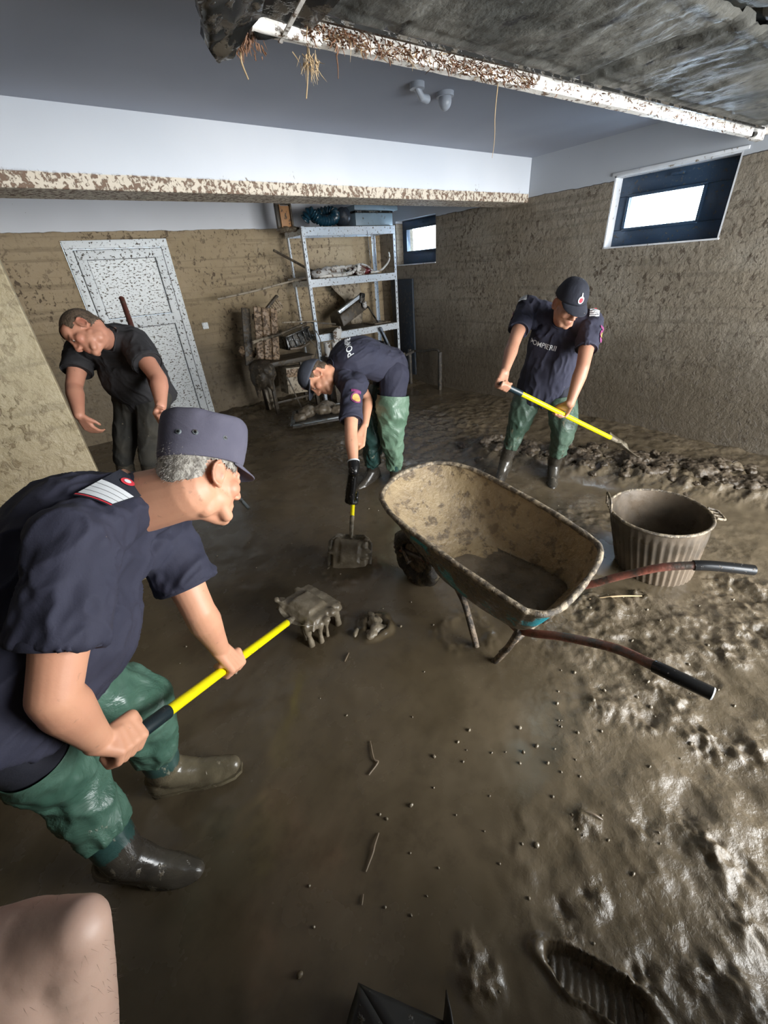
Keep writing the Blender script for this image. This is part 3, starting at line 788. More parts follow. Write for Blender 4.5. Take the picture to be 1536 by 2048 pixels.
# panels: three sections, dented and smeared with mud, recessed joints between them
depths = [(0.028, .62), (.635, 1.25), (1.265, 1.88), (1.895, 2.5)]
for d0, d1 in depths:
    nxp, nyp = 240, 44; v, f = [], []
    for j in range(nyp + 1):
        for i in range(nxp + 1):
            u, w = i / nxp, j / nyp
            dd = d0 + (d1 - d0) * w
            p = A_ + dx_ * ((B_ - A_).length * u) - dy_ * dd
            e = min(w, 1 - w) * (d1 - d0); r_ = 0.012 * max(0, 1 - e / .03)
            st = 0.012 * max(0, 1 - abs(e - .075) / .012)
            nz = .014 * mnoise.noise(Vector((p.x * 5, p.y * 2.2, d0))) + .008 * mnoise.noise(Vector((p.x * 17, p.y * 7, 3))) + .004 * mnoise.noise(Vector((p.x * 45, p.y * 20, 9)))
            if mnoise.noise(Vector((p.x * 4.1 + p.y * .5, p.y * 1.0, 7))) > .52: nz += .016
            v.append(p + Vector((0, 0, .030 + r_ + st * .6 + nz)))
    for j in range(nyp):
        for i in range(nxp):
            a0 = j * (nxp + 1) + i; f.append((a0, a0 + 1, a0 + nxp + 2, a0 + nxp + 1))
    n0 = len(v)
    for p in [v[0], v[nxp], v[nyp * (nxp + 1)], v[-1]]: v.append(Vector((p.x, p.y, 2.275)))
    f += [(n0, n0 + 2, n0 + 3, n0 + 1)]
    o = link('panel', mesh_from(v, f, True), M_gd, gdo); o.matrix_parent_inverse = parent_inv(gdo)
rl = MB()
L_ = (B_ - A_).length
v, f = [], []
nr = 260
for i in range(nr + 1):
    p = A_ + dx_ * (L_ * i / nr) 
    j = .0025 * mnoise.noise(p * 22)
    prof = [(-.020, -.012), (.012, -.014), (.030, 0.004), (.030, .045), (-.022, .045)]
    for (w, z) in prof: v.append(p + dy_ * (w + j) + Vector((0, 0, z + j)))
for i in range(nr):
    for k in range(5): f.append((i * 5 + k, i * 5 + (k + 1) % 5, (i + 1) * 5 + (k + 1) % 5, (i + 1) * 5 + k))
f += [(0, 1, 2, 3, 4), tuple(nr * 5 + k for k in (4, 3, 2, 1, 0))]
rl.add(v, f); rail = rl.link('bottom_rail', M_rail, gdo, angle=30)
MB().loft([A_ - dx_ * .01 - dy_ * .03 + V(0, 0, -.005), A_ + dx_ * .20 - dy_ * .03 + V(0, 0, -.008)], .017, None, (0, 0, 1), 14).link('roller_tube', M_rail, gdo)
MB().bar(A_ + dx_ * .085 - dy_ * .0 + V(0, 0, -.022), A_ + dx_ * .055 - dy_ * .28 + V(0, 0, -.01), .012, .004).link('strap', M_rail, gdo)
sp = MB().bar(A_ + dx_ * .12 - dy_ * .075 + V(0, 0, .015), B_ - dy_ * .075 + V(0, 0, .015), .012, .010); sp.link('seam_strip', M_dark, gdo)
# torn rubber end flap hanging from the left end of the door
def slab(name, pts, thick, mtl, parent, rough=.004, n=5):
    """a bent sheet with thickness over a polygon outline"""
    bm = bmesh.new(); vs_ = [bm.verts.new(p) for p in pts]; fc = bm.faces.new(vs_)
    bmesh.ops.triangulate(bm, faces=[fc]); bmesh.ops.subdivide_edges(bm, edges=bm.edges[:], cuts=n, use_grid_fill=True)
    bm.normal_update()
    for v_ in bm.verts: v_.co += Vector((mnoise.noise(v_.co * 25), mnoise.noise(v_.co * 25 + V(4, 4, 4)), mnoise.noise(v_.co * 25 + V(9, 4, 4)))) * rough
    me = bpy.data.meshes.new(name); bm.to_mesh(me); bm.free()
    me = apply_mods(me, [('SOLIDIFY', dict(thickness=thick, offset=0))])
    me.polygons.foreach_set('use_smooth', [True] * len(me.polygons))
    o = link(name, me, mtl, parent)
    if parent is not None: o.matrix_parent_inverse = parent_inv(parent)
    return o
slab('end_flap', [(.47, 1.18, 2.13), (.53, 1.33, 2.13), (.58, 1.46, 2.13), (.640, 1.545, 2.13), (.665, 1.50, 2.14), (.70, 1.40, 2.18), (.68, 1.18, 2.19)], .03, M_dark, gdo, .012)
slab('end_plate', [(.70, 1.46, 2.215), (.745, 1.50, 2.17), (.90, 1.50, 2.20), (.90, 1.0, 2.22), (.70, 1.0, 2.23)], .012, M_dark, gdo, .004)
# straw and leaves caught along the rail: nobody could count them
def tuft(n, place, ln, rad, mtl, name, parent, rnd=R_):
    v, f = [], []
    for _ in range(n):
        p, d = place(rnd)
        L = ln * rnd.uniform(.4, 1.3); r = rad * rnd.uniform(.5, 1.3)
        d = (d + Vector((rnd.gauss(0, .5), rnd.gauss(0, .5), rnd.gauss(0, .35)))).normalized()
        x = d.orthogonal().normalized(); y = d.cross(x); k = Vector((rnd.gauss(0, .2), rnd.gauss(0, .2), rnd.gauss(0, .2))) * L
        b = len(v)
        for t, s in ((0, 1), (.5, .9), (1, .3)):
            c = p + d * L * t + k * t * t
            for a in range(3): v.append(c + (x * math.cos(a * 2.094) + y * math.sin(a * 2.094)) * r * s)
        for l in range(2):
            for a in range(3): f.append((b + l * 3 + a, b + l * 3 + (a + 1) % 3, b + l * 3 + 3 + (a + 1) % 3, b + l * 3 + 3 + a))
        f.append((b + 2, b + 1, b)); f.append((b + 6, b + 7, b + 8))
    o = link(name, mesh_from(v, f), mtl, parent)
    if parent is not None: o.matrix_parent_inverse = parent_inv(parent)
    o['kind'] = 'stuff'; return o
def rail_pt(rnd):
    u = rnd.random() ** 1.5; u = .04 + u * .30
    if rnd.random() < .15: u = rnd.uniform(.03, .95)
    return A_ + dx_ * (L_ * u) - dy_ * rnd.uniform(.012, .055) + V(0, 0, rnd.uniform(-.016, .02)), Vector((0, -.6, -.5))
tuft(1000, rail_pt, .020, .0022, M_rust, 'caught_straw', gdo)
tuft(220, rail_pt, .024, .0016, M_straw, 'caught_straw', gdo)
tuft(260, lambda r: (A_ + Vector((r.gauss(-.03, .03), r.gauss(.02, .02), r.gauss(-.02, .012))), Vector((0, 0, -1))), .018, .0022, M_rust, 'caught_straw', gdo)
def straw(name, pts, r, lab, mtl=M_straw):
    P = bez(pts, 5)
    o = MB().loft(P, [r * (1 - .6 * i / len(P)) for i in range(len(P))], None, (1, 0, 0), 6).link(name, mtl)
    return tag(o, lab, 'straw')
straw('hanging_straw', [A_ + dx_ * 0.995 + V(0, 0, -.012), A_ + dx_ * 0.99 + V(0, 0.002, -.10), A_ + dx_ * .99 + V(.003, 0, -.17), A_ + dx_ * .985 + V(0, 0, -.235)], .0022, 'long thin straw hanging straight down from the raised door rail')
straw('hanging_straw', [A_ + V(-.02, .03, -.02), A_ + V(-.025, .04, -.06), A_ + V(-.015, .035, -.10)], .004, 'short pale straw dangling beside the torn left end of the door rail')
cl = empty('straw_clump', A_ + dx_ * .19 + V(0, .02, -.02), 'tangled brown straw clump dangling under the door rail', 'straw')
tuft(60, lambda r: (A_ + dx_ * .19 + Vector((r.gauss(0, .015), r.gauss(.03, .01), -.035 + r.gauss(0, .012))), Vector((0, 0, -1))), .03, .0016, M_straw, 'strands', cl)
MB().loft(bez([A_ + dx_ * .19 + V(0, .03, -.005), A_ + dx_ * .18 + V(0, .03, -.07), A_ + dx_ * .165 + V(0, .03, -.125)], 4), .002, None, (1, 0, 0), 6).link('stem', M_straw, cl)
straw('hanging_straw', [A_ + dx_ * .29 + V(0, .03, -.01), A_ + dx_ * .295 + V(0, .035, -.04), A_ + dx_ * .292 + V(0, .035, -.065)], .0025, 'tiny dark straw hanging right of the tangled clump', M_rust)
# track bracket at the right wall
tk = empty('track_bracket', (4.3, 1.4, 2.2), 'metal track and bracket holding the right end of the raised door', 'bracket')
MB().box((4.36, 0.0, 2.235), (.045, 2.9, .05)).link('track', M_rail, tk, bevel=.004)
MB().box((4.29, 1.37, 2.215), (.14, .05, .07)).link('bracket', M_rail, tk, bevel=.006)
MB().loft([V(4.17, 1.36, 2.2), V(4.36, 1.36, 2.22)], .014, None, (0, 0, 1), 12).link('roller', M_dark, tk)
MB().box((4.40, 0.0, 2.34), (.03, .04, .22)).link('hanger', M_rail, tk); MB().box((4.40, 1.3, 2.345), (.03, .04, .21)).link('hanger', M_rail, tk)
# ceiling fittings
M_plw = Mat('grey white plastic', (0.34, 0.37, 0.42), .35).m
lf = empty('ceiling_lamp', (2.31, 2.35, 2.45), 'small round lamp on the ceiling behind the door rail', 'ceiling lamp')
MB().loft([V(2.31, 2.35, 2.452), V(2.31, 2.35, 2.43)], .05, None, (1, 0, 0), 24).link('base', M_plw, lf)
MB().ell((2.31, 2.35, 2.415), (.038, .038, .045)).link('globe', M_plw, lf)
lf = empty('ceiling_lamp', (2.06, 2.31, 2.45), 'small bracket fitting on the ceiling left of the round lamp', 'ceiling lamp')
MB().loft([V(2.06, 2.31, 2.452), V(2.06, 2.31, 2.425)], .04, None, (1, 0, 0), 20).link('base', M_plw, lf)
MB().chain([V(2.06, 2.31, 2.43), V(2.10, 2.32, 2.40), V(2.15, 2.33, 2.40)], [.015, .018, .02]).link('arm', M_plw, lf)

# ------------------------------------------------------------------ boltless metal shelf
m = Mat('galvanised shelf steel with specks', (0.62, 0.68, 0.75), .3, 0.35)
f = m.ramp(m.noise(42, 5, .65), .585, .63)
m.color(m.mix(f, m.mix(m.ramp(m.noise(1.5, 3), .3, .7), (0.55, 0.64, 0.74), (0.70, 0.74, 0.78)), (0.09, 0.072, 0.05)))
m.roughness(m.math('ADD', .28, m.math('MULTIPLY', f, .4))); m.bump(f, .5, .003)
M_shelf = m.m
M_board = speck('muddy shelf board', (0.10, 0.085, 0.06), (0.05, 0.04, 0.03), 20, .5, .6, .6)
sh = empty('metal_shelf', (3.5, 5.45, ground(3.5, 5.45)), 'speckled grey metal shelving unit standing against the back wall', 'shelf')
px0, px1, py0, py1 = 2.78, 4.19, 5.20, 5.70
for (x, y, sx, sy) in ((px0, py0, 1, 1), (px1, py0, -1, 1), (px0 + .04, py1, 1, -1), (px1, py1, -1, -1)):
    b = MB(); b.box((x + sx * .019, y, 1.03), (.038, .003, 2.12)); b.box((x, y + sy * .019, 1.03), (.003, .038, 2.12))
    po = b.link('post', M_shelf, sh, smooth=False)
    h = MB()
    for k in range(26):
        z = .25 + k * .07
        h.box((x + sx * .019, y - .0015 * (1 if sy > 0 else -1), z), (.008, .003, .022))
    ho = h.link('slots', M_dark, po, smooth=False); ho['kind'] = 'stuff'
for z in (2.04, 1.50, .86, .30):
    b = MB().box(((px0 + px1) / 2, py0 - .004, z), (px1 - px0 - .02, .004, .085)); b.box(((px0 + px1) / 2, py0 + .014, z + .038), (px1 - px0 - .02, .032, .003))
    b.link('front_beam', M_shelf, sh, smooth=False)
    MB().box(((px0 + px1) / 2 + .02, py1 + .004, z), (px1 - px0 - .05, .004, .06)).link('back_beam', M_shelf, sh, smooth=False)
    MB().box((px0 + .02, (py0 + py1) / 2, z), (.004, py1 - py0 - .02, .06)).link('side_beam', M_shelf, sh, smooth=False)
    MB().box((px1 - .004, (py0 + py1) / 2, z), (.004, py1 - py0 - .02, .06)).link('side_beam', M_shelf, sh, smooth=False)
    MB().box(((px0 + px1) / 2 + .01, (py0 + py1) / 2, z + .045), (px1 - px0 - .06, py1 - py0 - .02, .008)).link('shelf_board', M_board, sh, smooth=False)
zt, z2, z3, z4 = 2.089, 1.549, .909, .349
# -- top tier
M_wood = speck('raw pale wood', (0.48, 0.24, 0.10), (0.10, 0.07, 0.05), 14, .56, .62, .6)
M_wdark = speck('muddy dark wood', (0.055, 0.042, 0.028), (0.13, 0.10, 0.065), 22, .52, .62, .55)
M_mudwood = speck('wood caked with pale mud', (0.30, 0.20, 0.12), (0.09, 0.06, 0.038), 30, .5, .58, .5, bumpd=.01)
wf = empty('wooden_crate', (2.66, 5.40, 2.0), 'pale wooden crate end with a dark frame, at the left of the shelf top', 'crate')
MB().box((2.70, 5.42, 2.20), (.13, .03, .22)).link('panel', M_wood, wf, bevel=.003)
for x, w_ in ((2.60, .035), (2.635, .014), (2.775, .02)): MB().box((x, 5.40, 2.19), (w_, .05, .26)).link('slat', M_wdark if w_ != .014 else M_wood, wf, bevel=.003)
MB().box((2.69, 5.41, 2.33), (.20, .05, .025)).link('slat', M_wdark, wf, bevel=.003)
a = MB()
for k in range(5): a.ell((2.62 + .05 * k, 5.40, 2.075 + .01 * (k % 2)), (.045, .09, .028), None, 12, 8)
a.link('mud_clot', M_clod, wf)
M_hose = speck('dark blue ribbed hose', (0.008, 0.045, 0.075), (0.06, 0.06, 0.05), 20, .58, .66, .35)
P = bez([(2.93, 5.36, 2.17), (2.98, 5.30, 2.235), (3.03, 5.28, 2.20), (3.10, 5.27, 2.155), (3.20, 5.27, 2.15), (3.30, 5.28, 2.175), (3.345, 5.34, 2.235), (3.30, 5.43, 2.26), (3.2, 5.47, 2.24), (3.1, 5.46, 2.20)], 14)
o = MB().loft(P, [.054 + .009 * math.sin(i * 2 * math.pi / 5.2) for i in range(len(P))], None, (0, 0, 1), 20).link('ribbed_hose', M_hose)
tag(o, 'coiled blue ribbed hose on the shelf top', 'hose')
M_dblue = speck('dark blue cloth', (0.02, 0.028, 0.04), (0.05, 0.045, 0.04), 20, .55, .65, .6)
me = remesh(MB().ell((3.47, 5.36, 2.19), (.10, .13, .10)).ell((3.45, 5.33, 2.21), (.085, .10, .085)).ell((3.52, 5.36, 2.20), (.05, .1, .1)), .012, 3, lambda P, N: .006 * fbm(P[:, 0] * 22, P[:, 1] * 22, P[:, 2] * 9, 3))
o = link('work_bag', me, M_dblue); tag(o, 'round dark blue bag between the hose and the grey box', 'bag')
M_gbox = speck('grey blue box', (0.20, 0.27, 0.32), (0.08, 0.07, 0.06), 30, .62, .68, .45)
gb = empty('storage_box', (3.90, 5.38, zt), 'grey blue storage box with a lid, at the right of the shelf top', 'box')
MB().box((3.90, 5.42, zt + .072), (.60, .34, .140)).link('body', M_gbox, gb, bevel=.01)
MB().box((3.90, 5.42, zt + .152), (.61, .35, .018)).link('shadow_gap', M_dark, gb)
MB().box((3.93, 5.42, zt + .193), (.70, .38, .055)).link('lid', M_gbox, gb, bevel=.012)
# -- second tier
M_whitehose = speck('white hose with mud', (0.62, 0.60, 0.56), (0.16, 0.11, 0.07), 30, .55, .62, .4)
M_rag = speck('white rag with mud', (0.55, 0.54, 0.52), (0.12, 0.085, 0.06), 16, .5, .58, .7)
hz = empty('hose_pile', (3.2, 5.28, z2), 'pile of muddy white hoses on the second tier', 'hose')
for i, P in enumerate(([(2.95, 5.25, z2 + .02), (3.15, 5.20, z2 + .02), (3.35, 5.21, z2 + .02), (3.47, 5.28, z2 + .06), (3.44, 5.36, z2 + .09), (3.3, 5.40, z2 + .1)],
                       [(3.0, 5.30, z2 + .05), (3.2, 5.24, z2 + .03), (3.42, 5.215, z2 + .03), (3.54, 5.27, z2 + .08), (3.53, 5.36, z2 + .11), (3.42, 5.42, z2 + .09)],
                       [(2.92, 5.33, z2 + .05), (3.1, 5.32, z2 + .09), (3.25, 5.30, z2 + .1), (3.4, 5.32, z2 + .1), (3.5, 5.40, z2 + .05)])):
    MB().loft(bez(P, 8), .020, None, (0, 0, 1), 12).link('hose', M_whitehose, hz)
me = remesh(MB().ell((3.0, 5.30, z2 + .05), (.12, .10, .055)).ell((3.15, 5.33, z2 + .07), (.10, .08, .055)).ell((3.28, 5.36, z2 + .07), (.12, .07, .06)), .012, 3, lambda P, N: .014 * fbm(P[:, 0] * 20, P[:, 1] * 20, P[:, 2] * 20, 3))
o = link('muddy_rag', me, M_rag); tag(o, 'crumpled white rag spattered with mud behind the hoses', 'rag')
me = remesh(MB().box((3.60, 5.24, z2 + .045), (.13, .03, .11), Matrix.Rotation(.5, 3, 'Y')), .008, 3, lambda P, N: .012 * fbm(P[:, 0] * 25, P[:, 1] * 25, P[:, 2] * 25, 3))
o = link('plastic_wrap', me, M_rag); tag(o, 'small crumpled white plastic wrap hanging over the second tier edge', 'plastic wrap')
M_maroon = speck('maroon leather', (0.13, 0.018, 0.02), (0.2, 0.15, 0.1), 20, .6, .66, .4)
cs = empty('maroon_case', (3.68, 5.38, z2), 'maroon case with a white lid edge on the second tier', 'case')
me = remesh(MB().ell((3.64, 5.38, z2 + .06), (.13, .10, .065)).ell((3.76, 5.38, z2 + .04), (.11, .09, .05)), .012, 3)
link('body', me, M_maroon, cs).matrix_parent_inverse = parent_inv(cs)
MB().loft(bez([(3.56, 5.33, z2 + .105), (3.66, 5.31, z2 + .125), (3.78, 5.31, z2 + .09), (3.86, 5.32, z2 + .03)], 6), .02, .012, (0, 0, 1), 10).link('lid_edge', M_rag, cs)
o = MB().loft(bez([(3.78, 5.26, z2 + .02), (3.93, 5.25, z2 + .03), (4.05, 5.26, z2 + .09), (4.13, 5.28, z2 + .16), (4.165, 5.33, z2 + .24)], 8), .013, None, (0, 0, 1), 12).link('white_cable', M_whitehose)
tag(o, 'white cable curving up to the right shelf post', 'cable')
o = MB().loft(bez([(3.72, 5.19, zt - .05), (3.725, 5.185, 1.9), (3.735, 5.185, 1.7), (3.74, 5.21, z2 + .05)], 6), .003, None, (1, 0, 0), 6).link('dangling_string', M_dark)
tag(o, 'thin dark cord hanging from the top beam to the second tier', 'cord')
M_pipe = speck('pale dirty pipe', (0.36, 0.30, 0.22), (0.12, 0.09, 0.06), 20, .5, .62, .5)
o = MB().loft(bez([(1.75, 5.62, 1.42), (2.2, 5.55, 1.47), (2.6, 5.48, 1.53), (3.0, 5.42, 1.575)], 6), .013, None, (0, 0, 1), 10).link('conduit_pipe', M_pipe)
tag(o, 'long thin pale pipe sticking out left from the second tier', 'pipe')
o = MB().loft([(2.50, 5.45, 1.88), (2.92, 5.42, 1.66), (3.15, 5.4, 1.56)], .020, .014, (0, 0, 1), 10).link('wooden_batten', M_wdark)
tag(o, 'dark batten leaning down across the left shelf posts', 'batten')
o = MB().bar((2.64, 5.5, 1.56), (3.0, 5.42, 1.575), .05, .022).link('flat_lath', M_wdark, bevel=.003); tag(o, 'short dark lath end at the left of the second tier', 'lath')
# -- third tier
gr = empty('grey_machine_case', (3.45, 5.42, z3), 'dark tilted machine case with a grey handle bar on the third tier', 'machine')
Rm = Matrix.Rotation(-.42, 3, 'Y')
MB().box((3.45, 5.42, z3 + .205), (.50, .34, .15), Rm, .85).link('body', M_wdark, gr, bevel=.02)
MB().box((3.42, 5.30, z3 + .31), (.44, .05, .04), Rm).link('handle_bar', M_shelf, gr, bevel=.006)
MB().box((3.60, 5.26, z3 + .36), (.07, .05, .13), Matrix.Rotation(.25, 3, 'Y')).link('bracket', M_dark, gr, bevel=.01)
MB().ell((3.61, 5.22, z3 + .28), (.035, .03, .05)).link('knob', M_rag, gr)
MB().bar((3.66, 5.21, z3 + .25), (3.83, 5.24, z3 + .03), .018, .014).link('strut', M_dark, gr)
o = MB().bar((2.60, 5.30, 1.09), (3.12, 5.25, 1.00), .045, .022).link('short_board', M_wdark, bevel=.003); tag(o, 'short dark board poking out left of the third tier', 'board')
slab('hanging_sheet', [(3.30, 5.66, 1.50), (3.85, 5.66, 1.50), (3.86, 5.62, 1.20), (3.80, 5.6, .92), (3.62, 5.62, .92), (3.55, 5.64, 1.25)], .006, M_pipe, None, .02)
tag(bpy.data.objects['hanging_sheet'], 'pale dirty plastic sheet hanging behind the third tier', 'plastic sheet')
o = MB().box((3.93, 5.4, z3 + .012), (.30, .3, .02)).link('mud_cake', M_clod, bevel=.01); tag(o, 'flat dark cake of mud on the third tier by the right post', 'mud cake')
# -- lowest tiers
o = MB().bar((3.80, 5.16, .88), (3.98, 5.10, .45), .11, .03).link('blue_plank', speck('slate blue board', (0.07, 0.10, 0.15), (0.05, .045, .04), 20, .55, .62, .5), bevel=.004); tag(o, 'slate blue board leaning against the third tier', 'board')
me = remesh(MB().box((3.75, 5.44, z4 + .16), (.55, .36, .30)).box((3.35, 5.42, z4 + .12), (.3, .3, .22)), .015, 4, lambda P, N: .010 * fbm(P[:, 0] * 12, P[:, 1] * 12, P[:, 2] * 12, 3))
o = link('dark_bundle', me, M_dblue); tag(o, 'dark muddy bundle filling the lowest tier', 'bundle')
for (x, y, z, lab) in ((2.86, 5.09, .77, 'pale tin standing left of the front shelf post'), (2.965, 5.07, .77, 'pale tin standing just inside the front shelf post')):
    t = empty('paint_tin', (x, y, z - .09), lab, 'tin')
    MB().loft([V(x, y, z - .13), V(x, y, z + .03)], .042, None, (1, 0, 0), 20).link('body', M_rag, t)
    MB().loft([V(x, y, z + .03), V(x, y, z + .045)], .046, None, (1, 0, 0), 20).link('lid', M_whitehose, t)
MB().box((2.94, 5.08, .612), (.30, .20, .05)).link('tin_board', M_wdark, bevel=.004); tag(bpy.data.objects['tin_board'], 'dark board under the two pale tins', 'board')
MB().box((2.955, 5.07, .27), (.22, .18, .63)).link('stump_crate', M_wdark, bevel=.01); tag(bpy.data.objects['stump_crate'], 'narrow dark crate behind the bending man, under the tins', 'crate')
o = slab('white_bag', [(3.00, 5.10, .66), (2.99, 5.10, .93), (3.10, 5.10, .985), (3.12, 5.11, .93), (3.05, 5.11, .66)], .02, M_rag, None, .02, 4); tag(o, 'crumpled pale bag stuck between the tins and the shelf', 'bag')

# ------------------------------------------------------------------ debris heap left of the shelf
dt = empty('low_table', (2.3, 5.35, ground(2.3, 5.35)), 'dark muddy low table carrying the debris, left of the shelf', 'table')
zt2 = .66
MB().box((2.33, 5.33, zt2), (.72, .42, .06)).link('tabletop', M_wdark, dt, bevel=.012)
for x, y in ((2.03, 5.16), (2.64, 5.16), (2.03, 5.5), (2.64, 5.5)): MB().box((x, y, .31), (.045, .045, .66)).link('leg', M_wdark, dt, bevel=.004)
MB().box((2.33, 5.16, .18), (.60, .03, .03)).link('stretcher', M_wdark, dt, bevel=.003)
cb = empty('carton', (2.40, 5.28, .2), 'dented brown cardboard carton under the low table', 'box')
MB().box((2.40, 5.30, .40), (.30, .24, .33), Matrix.Rotation(.08, 3, 'Y')).link('body', M_pipe, cb, bevel=.006)
for a0, c0 in (((2.40, 5.175, .50)), (.29, .012, .10)), : MB().box(a0, c0, Matrix.Rotation(.08, 3, 'Y')).link('flap', M_mudwood, cb, bevel=.003)
me = remesh(MB().ell((1.98, 5.26, .63), (.16, .2, .09)).ell((1.90, 5.22, .52), (.10, .16, .14)).ell((2.0, 5.16, .58), (.10, .12, .12)).cap((1.86, 5.2, .5), (1.84, 5.2, .30), .05, .02).cap((1.97, 5.12, .52), (2.0, 5.10, .36), .06, .02), .012, 3, lambda P, N: .012 * fbm(P[:, 0] * 14, P[:, 1] * 14, P[:, 2] * 8, 3))
o = link('draped_cloth', me, M_wdark); tag(o, 'dark soaked cloth draped over the left end of the low table', 'cloth')
pb = empty('slotted_board', (2.13, 5.30, .7), 'mud-caked wooden board with slots standing on the low table', 'board')
Rp = Matrix.Rotation(math.radians(12), 3, 'Y') @ Matrix.Rotation(math.radians(-8), 3, 'X')
for (dx, w_) in ((-.105, .095), (0, .10), (.105, .095)):
    q = MB(); 
    v, f = [], []
    a = MB().box(Vector((2.14, 5.28, 1.0)) + Rp @ Vector((dx, 0, 0)), (w_, .035, .60), Rp)
    me = remesh(a, .012, 2, lambda P, N: .007 * fbm(P[:, 0] * 30, P[:, 1] * 30, P[:, 2] * 30, 3))
    link('plank', me, M_mudwood, pb).matrix_parent_inverse = parent_inv(pb)
for dz in (-.2, .18): MB().box(Vector((2.14, 5.32, 1.0)) + Rp @ Vector((0, 0, dz)), (.30, .03, .06), Rp).link('crosspiece', M_wdark, pb)
o = MB().box((1.93, 5.40, .98), (.10, .03, .66), Rp).link('dark_plank', M_wdark, bevel=.003); tag(o, 'dark narrow plank leaning behind the slotted board', 'plank')
br = empty('scrubbing_brush', (2.36, 5.4, 1.3), 'dark brush head with pale bristles leaning behind the slotted board', 'brush')
MB().bar((2.24, 5.38, 1.27), (2.42, 5.4, 1.40), .05, .03).link('back', M_wdark, br, bevel=.004)
for k in range(7):
    p = Vector((2.26 + .024 * k, 5.38, 1.255 + .018 * k)); MB().bar(p, p + Vector((.055, -.01, -.10)), .012, .012).link('bristles', M_mudwood, br, smooth=False)
o = MB().loft(bez([(2.02, 5.10, .97), (2.25, 5.13, .995), (2.5, 5.17, 1.04), (2.66, 5.2, 1.06)], 5), [.018] * 16, None, (0, 0, 1), 12)
bh = empty('broom_handle', (2.3, 5.12, .97), 'muddy broom handle with a pale tip lying across the slotted board', 'handle')
MB().loft(bez([(2.05, 5.10, .975), (2.25, 5.13, .995), (2.5, 5.17, 1.04), (2.66, 5.2, 1.06)], 5), .017, None, (0, 0, 1), 12).link('shaft', M_wdark, bh)
MB().loft([(1.86, 5.075, .955), (2.07, 5.103, .978)], [.019, .018], None, (0, 0, 1), 12).link('tip', M_pipe, bh)
o = MB().loft([(2.34, 5.22, 1.11), (2.80, 5.18, 1.075)], .009, None, (0, 0, 1), 10).link('thin_rod', M_pipe); tag(o, 'thin pale rod resting between the board and the shelf post', 'rod')
kc = empty('black_crate', (2.53, 5.34, .72), 'upturned black plastic crate on the low table', 'crate')
Rk = Matrix.Rotation(-.22, 3, 'Y')
MB().box((2.53, 5.34, .90), (.40, .30, .16), Rk, .86).link('body', M_dark, kc, bevel=.012)
for k in range(5): MB().box(Vector((2.53, 5.185, .90)) + Rk @ Vector((-.15 + .075 * k, 0, 0)), (.012, .02, .13), Rk).link('rib', M_dark, kc, bevel=.002)
MB().box(Vector((2.53, 5.34, .975)), (.36, .27, .02), Rk).link('lip', M_dark, kc, bevel=.004)
MB().loft([(2.36, 5.16, .80), (2.50, 5.15, .795), (2.64, 5.16, .83)], .016, None, (0, 0, 1), 10).link('grip_bar', M_tub, kc)
for k, (x0, z0, x1, z1) in enumerate(((2.72, 1.0, 2.66, .62), (2.70, 1.05, 2.78, .7), (2.64, .9, 2.72, .60))):
    o = MB().loft(bez([(x0, 5.15, z0), ((x0 + x1) / 2 + .04, 5.11, (z0 + z1) / 2), (x1, 5.12, z1)], 5), .006, None, (1, 0, 0), 8).link('root_strand', M_wdark)
    tag(o, ('long dark root strand dangling beside the black crate', 'dark root strand curling towards the shelf post', 'short dark root strand nearest the black crate')[k], 'root', 'root strands hanging at the debris heap')
me = remesh(MB().ell((1.92, 5.45, .78), (.10, .1, .05)).ell((1.84, 5.42, .83), (.05, .05, .06)), .01, 2, lambda P, N: .02 * fbm(P[:, 0] * 30, P[:, 1] * 30, P[:, 2] * 30, 3))
o = link('leaf_litter_clump', me, M_mudwood); tag(o, 'clump of muddy leaf litter by the wall, left of the dark plank', 'leaf litter')
MB().box((2.02, 5.30, .24), (.10, .02, .32), Matrix.Rotation(-.06, 3, 'Y')).link('pale_board', M_pipe, bevel=.003); tag(bpy.data.objects['pale_board'], 'pale narrow board leaning on the front left table leg', 'board')
o = MB().bar((2.20, 5.06, .52), (2.34, 5.02, .0), .02, .014).link('loose_lath', M_wdark); tag(o, 'loose thin lath leaning against the front of the low table', 'lath')
# dark board leaning on the right wall behind the shelf
o = MB().box((4.415, 5.36, .78), (.03, .50, 1.34), Matrix.Rotation(-.015, 3, 'Y')).link('dark_board', M_dblue, bevel=.004); tag(o, 'tall dark board leaning on the right wall below the far window', 'board')
# metal frame of a broken chair by the right wall
M_dsteel = speck('dark muddy steel', (0.045, 0.04, 0.035), (0.08, 0.065, 0.045), 25, .5, .62, .4)
ch = empty('chair_frame', (4.2, 4.75, ground(4.2, 4.75)), 'bent dark chair frame standing in the mud by the right wall', 'chair')
MB().loft(bez([(4.28, 4.98, .50), (4.30, 4.75, .52), (4.30, 4.52, .56), (4.30, 4.46, .53)], 5), .018, None, (0, 0, 1), 10).link('side_rail', M_dsteel, ch)
MB().box((4.31, 4.45, .22), (.05, .04, .62)).link('leg', M_dsteel, ch, bevel=.005)
MB().box((4.24, 5.03, .22), (.04, .04, .62)).link('leg', M_dsteel, ch, bevel=.005)
MB().box((4.08, 4.98, .22), (.035, .035, .58)).link('leg', M_dsteel, ch, bevel=.005)
MB().bar((4.10, 4.97, .47), (4.28, 4.98, .50), .03, .03).link('front_rail', M_dsteel, ch)
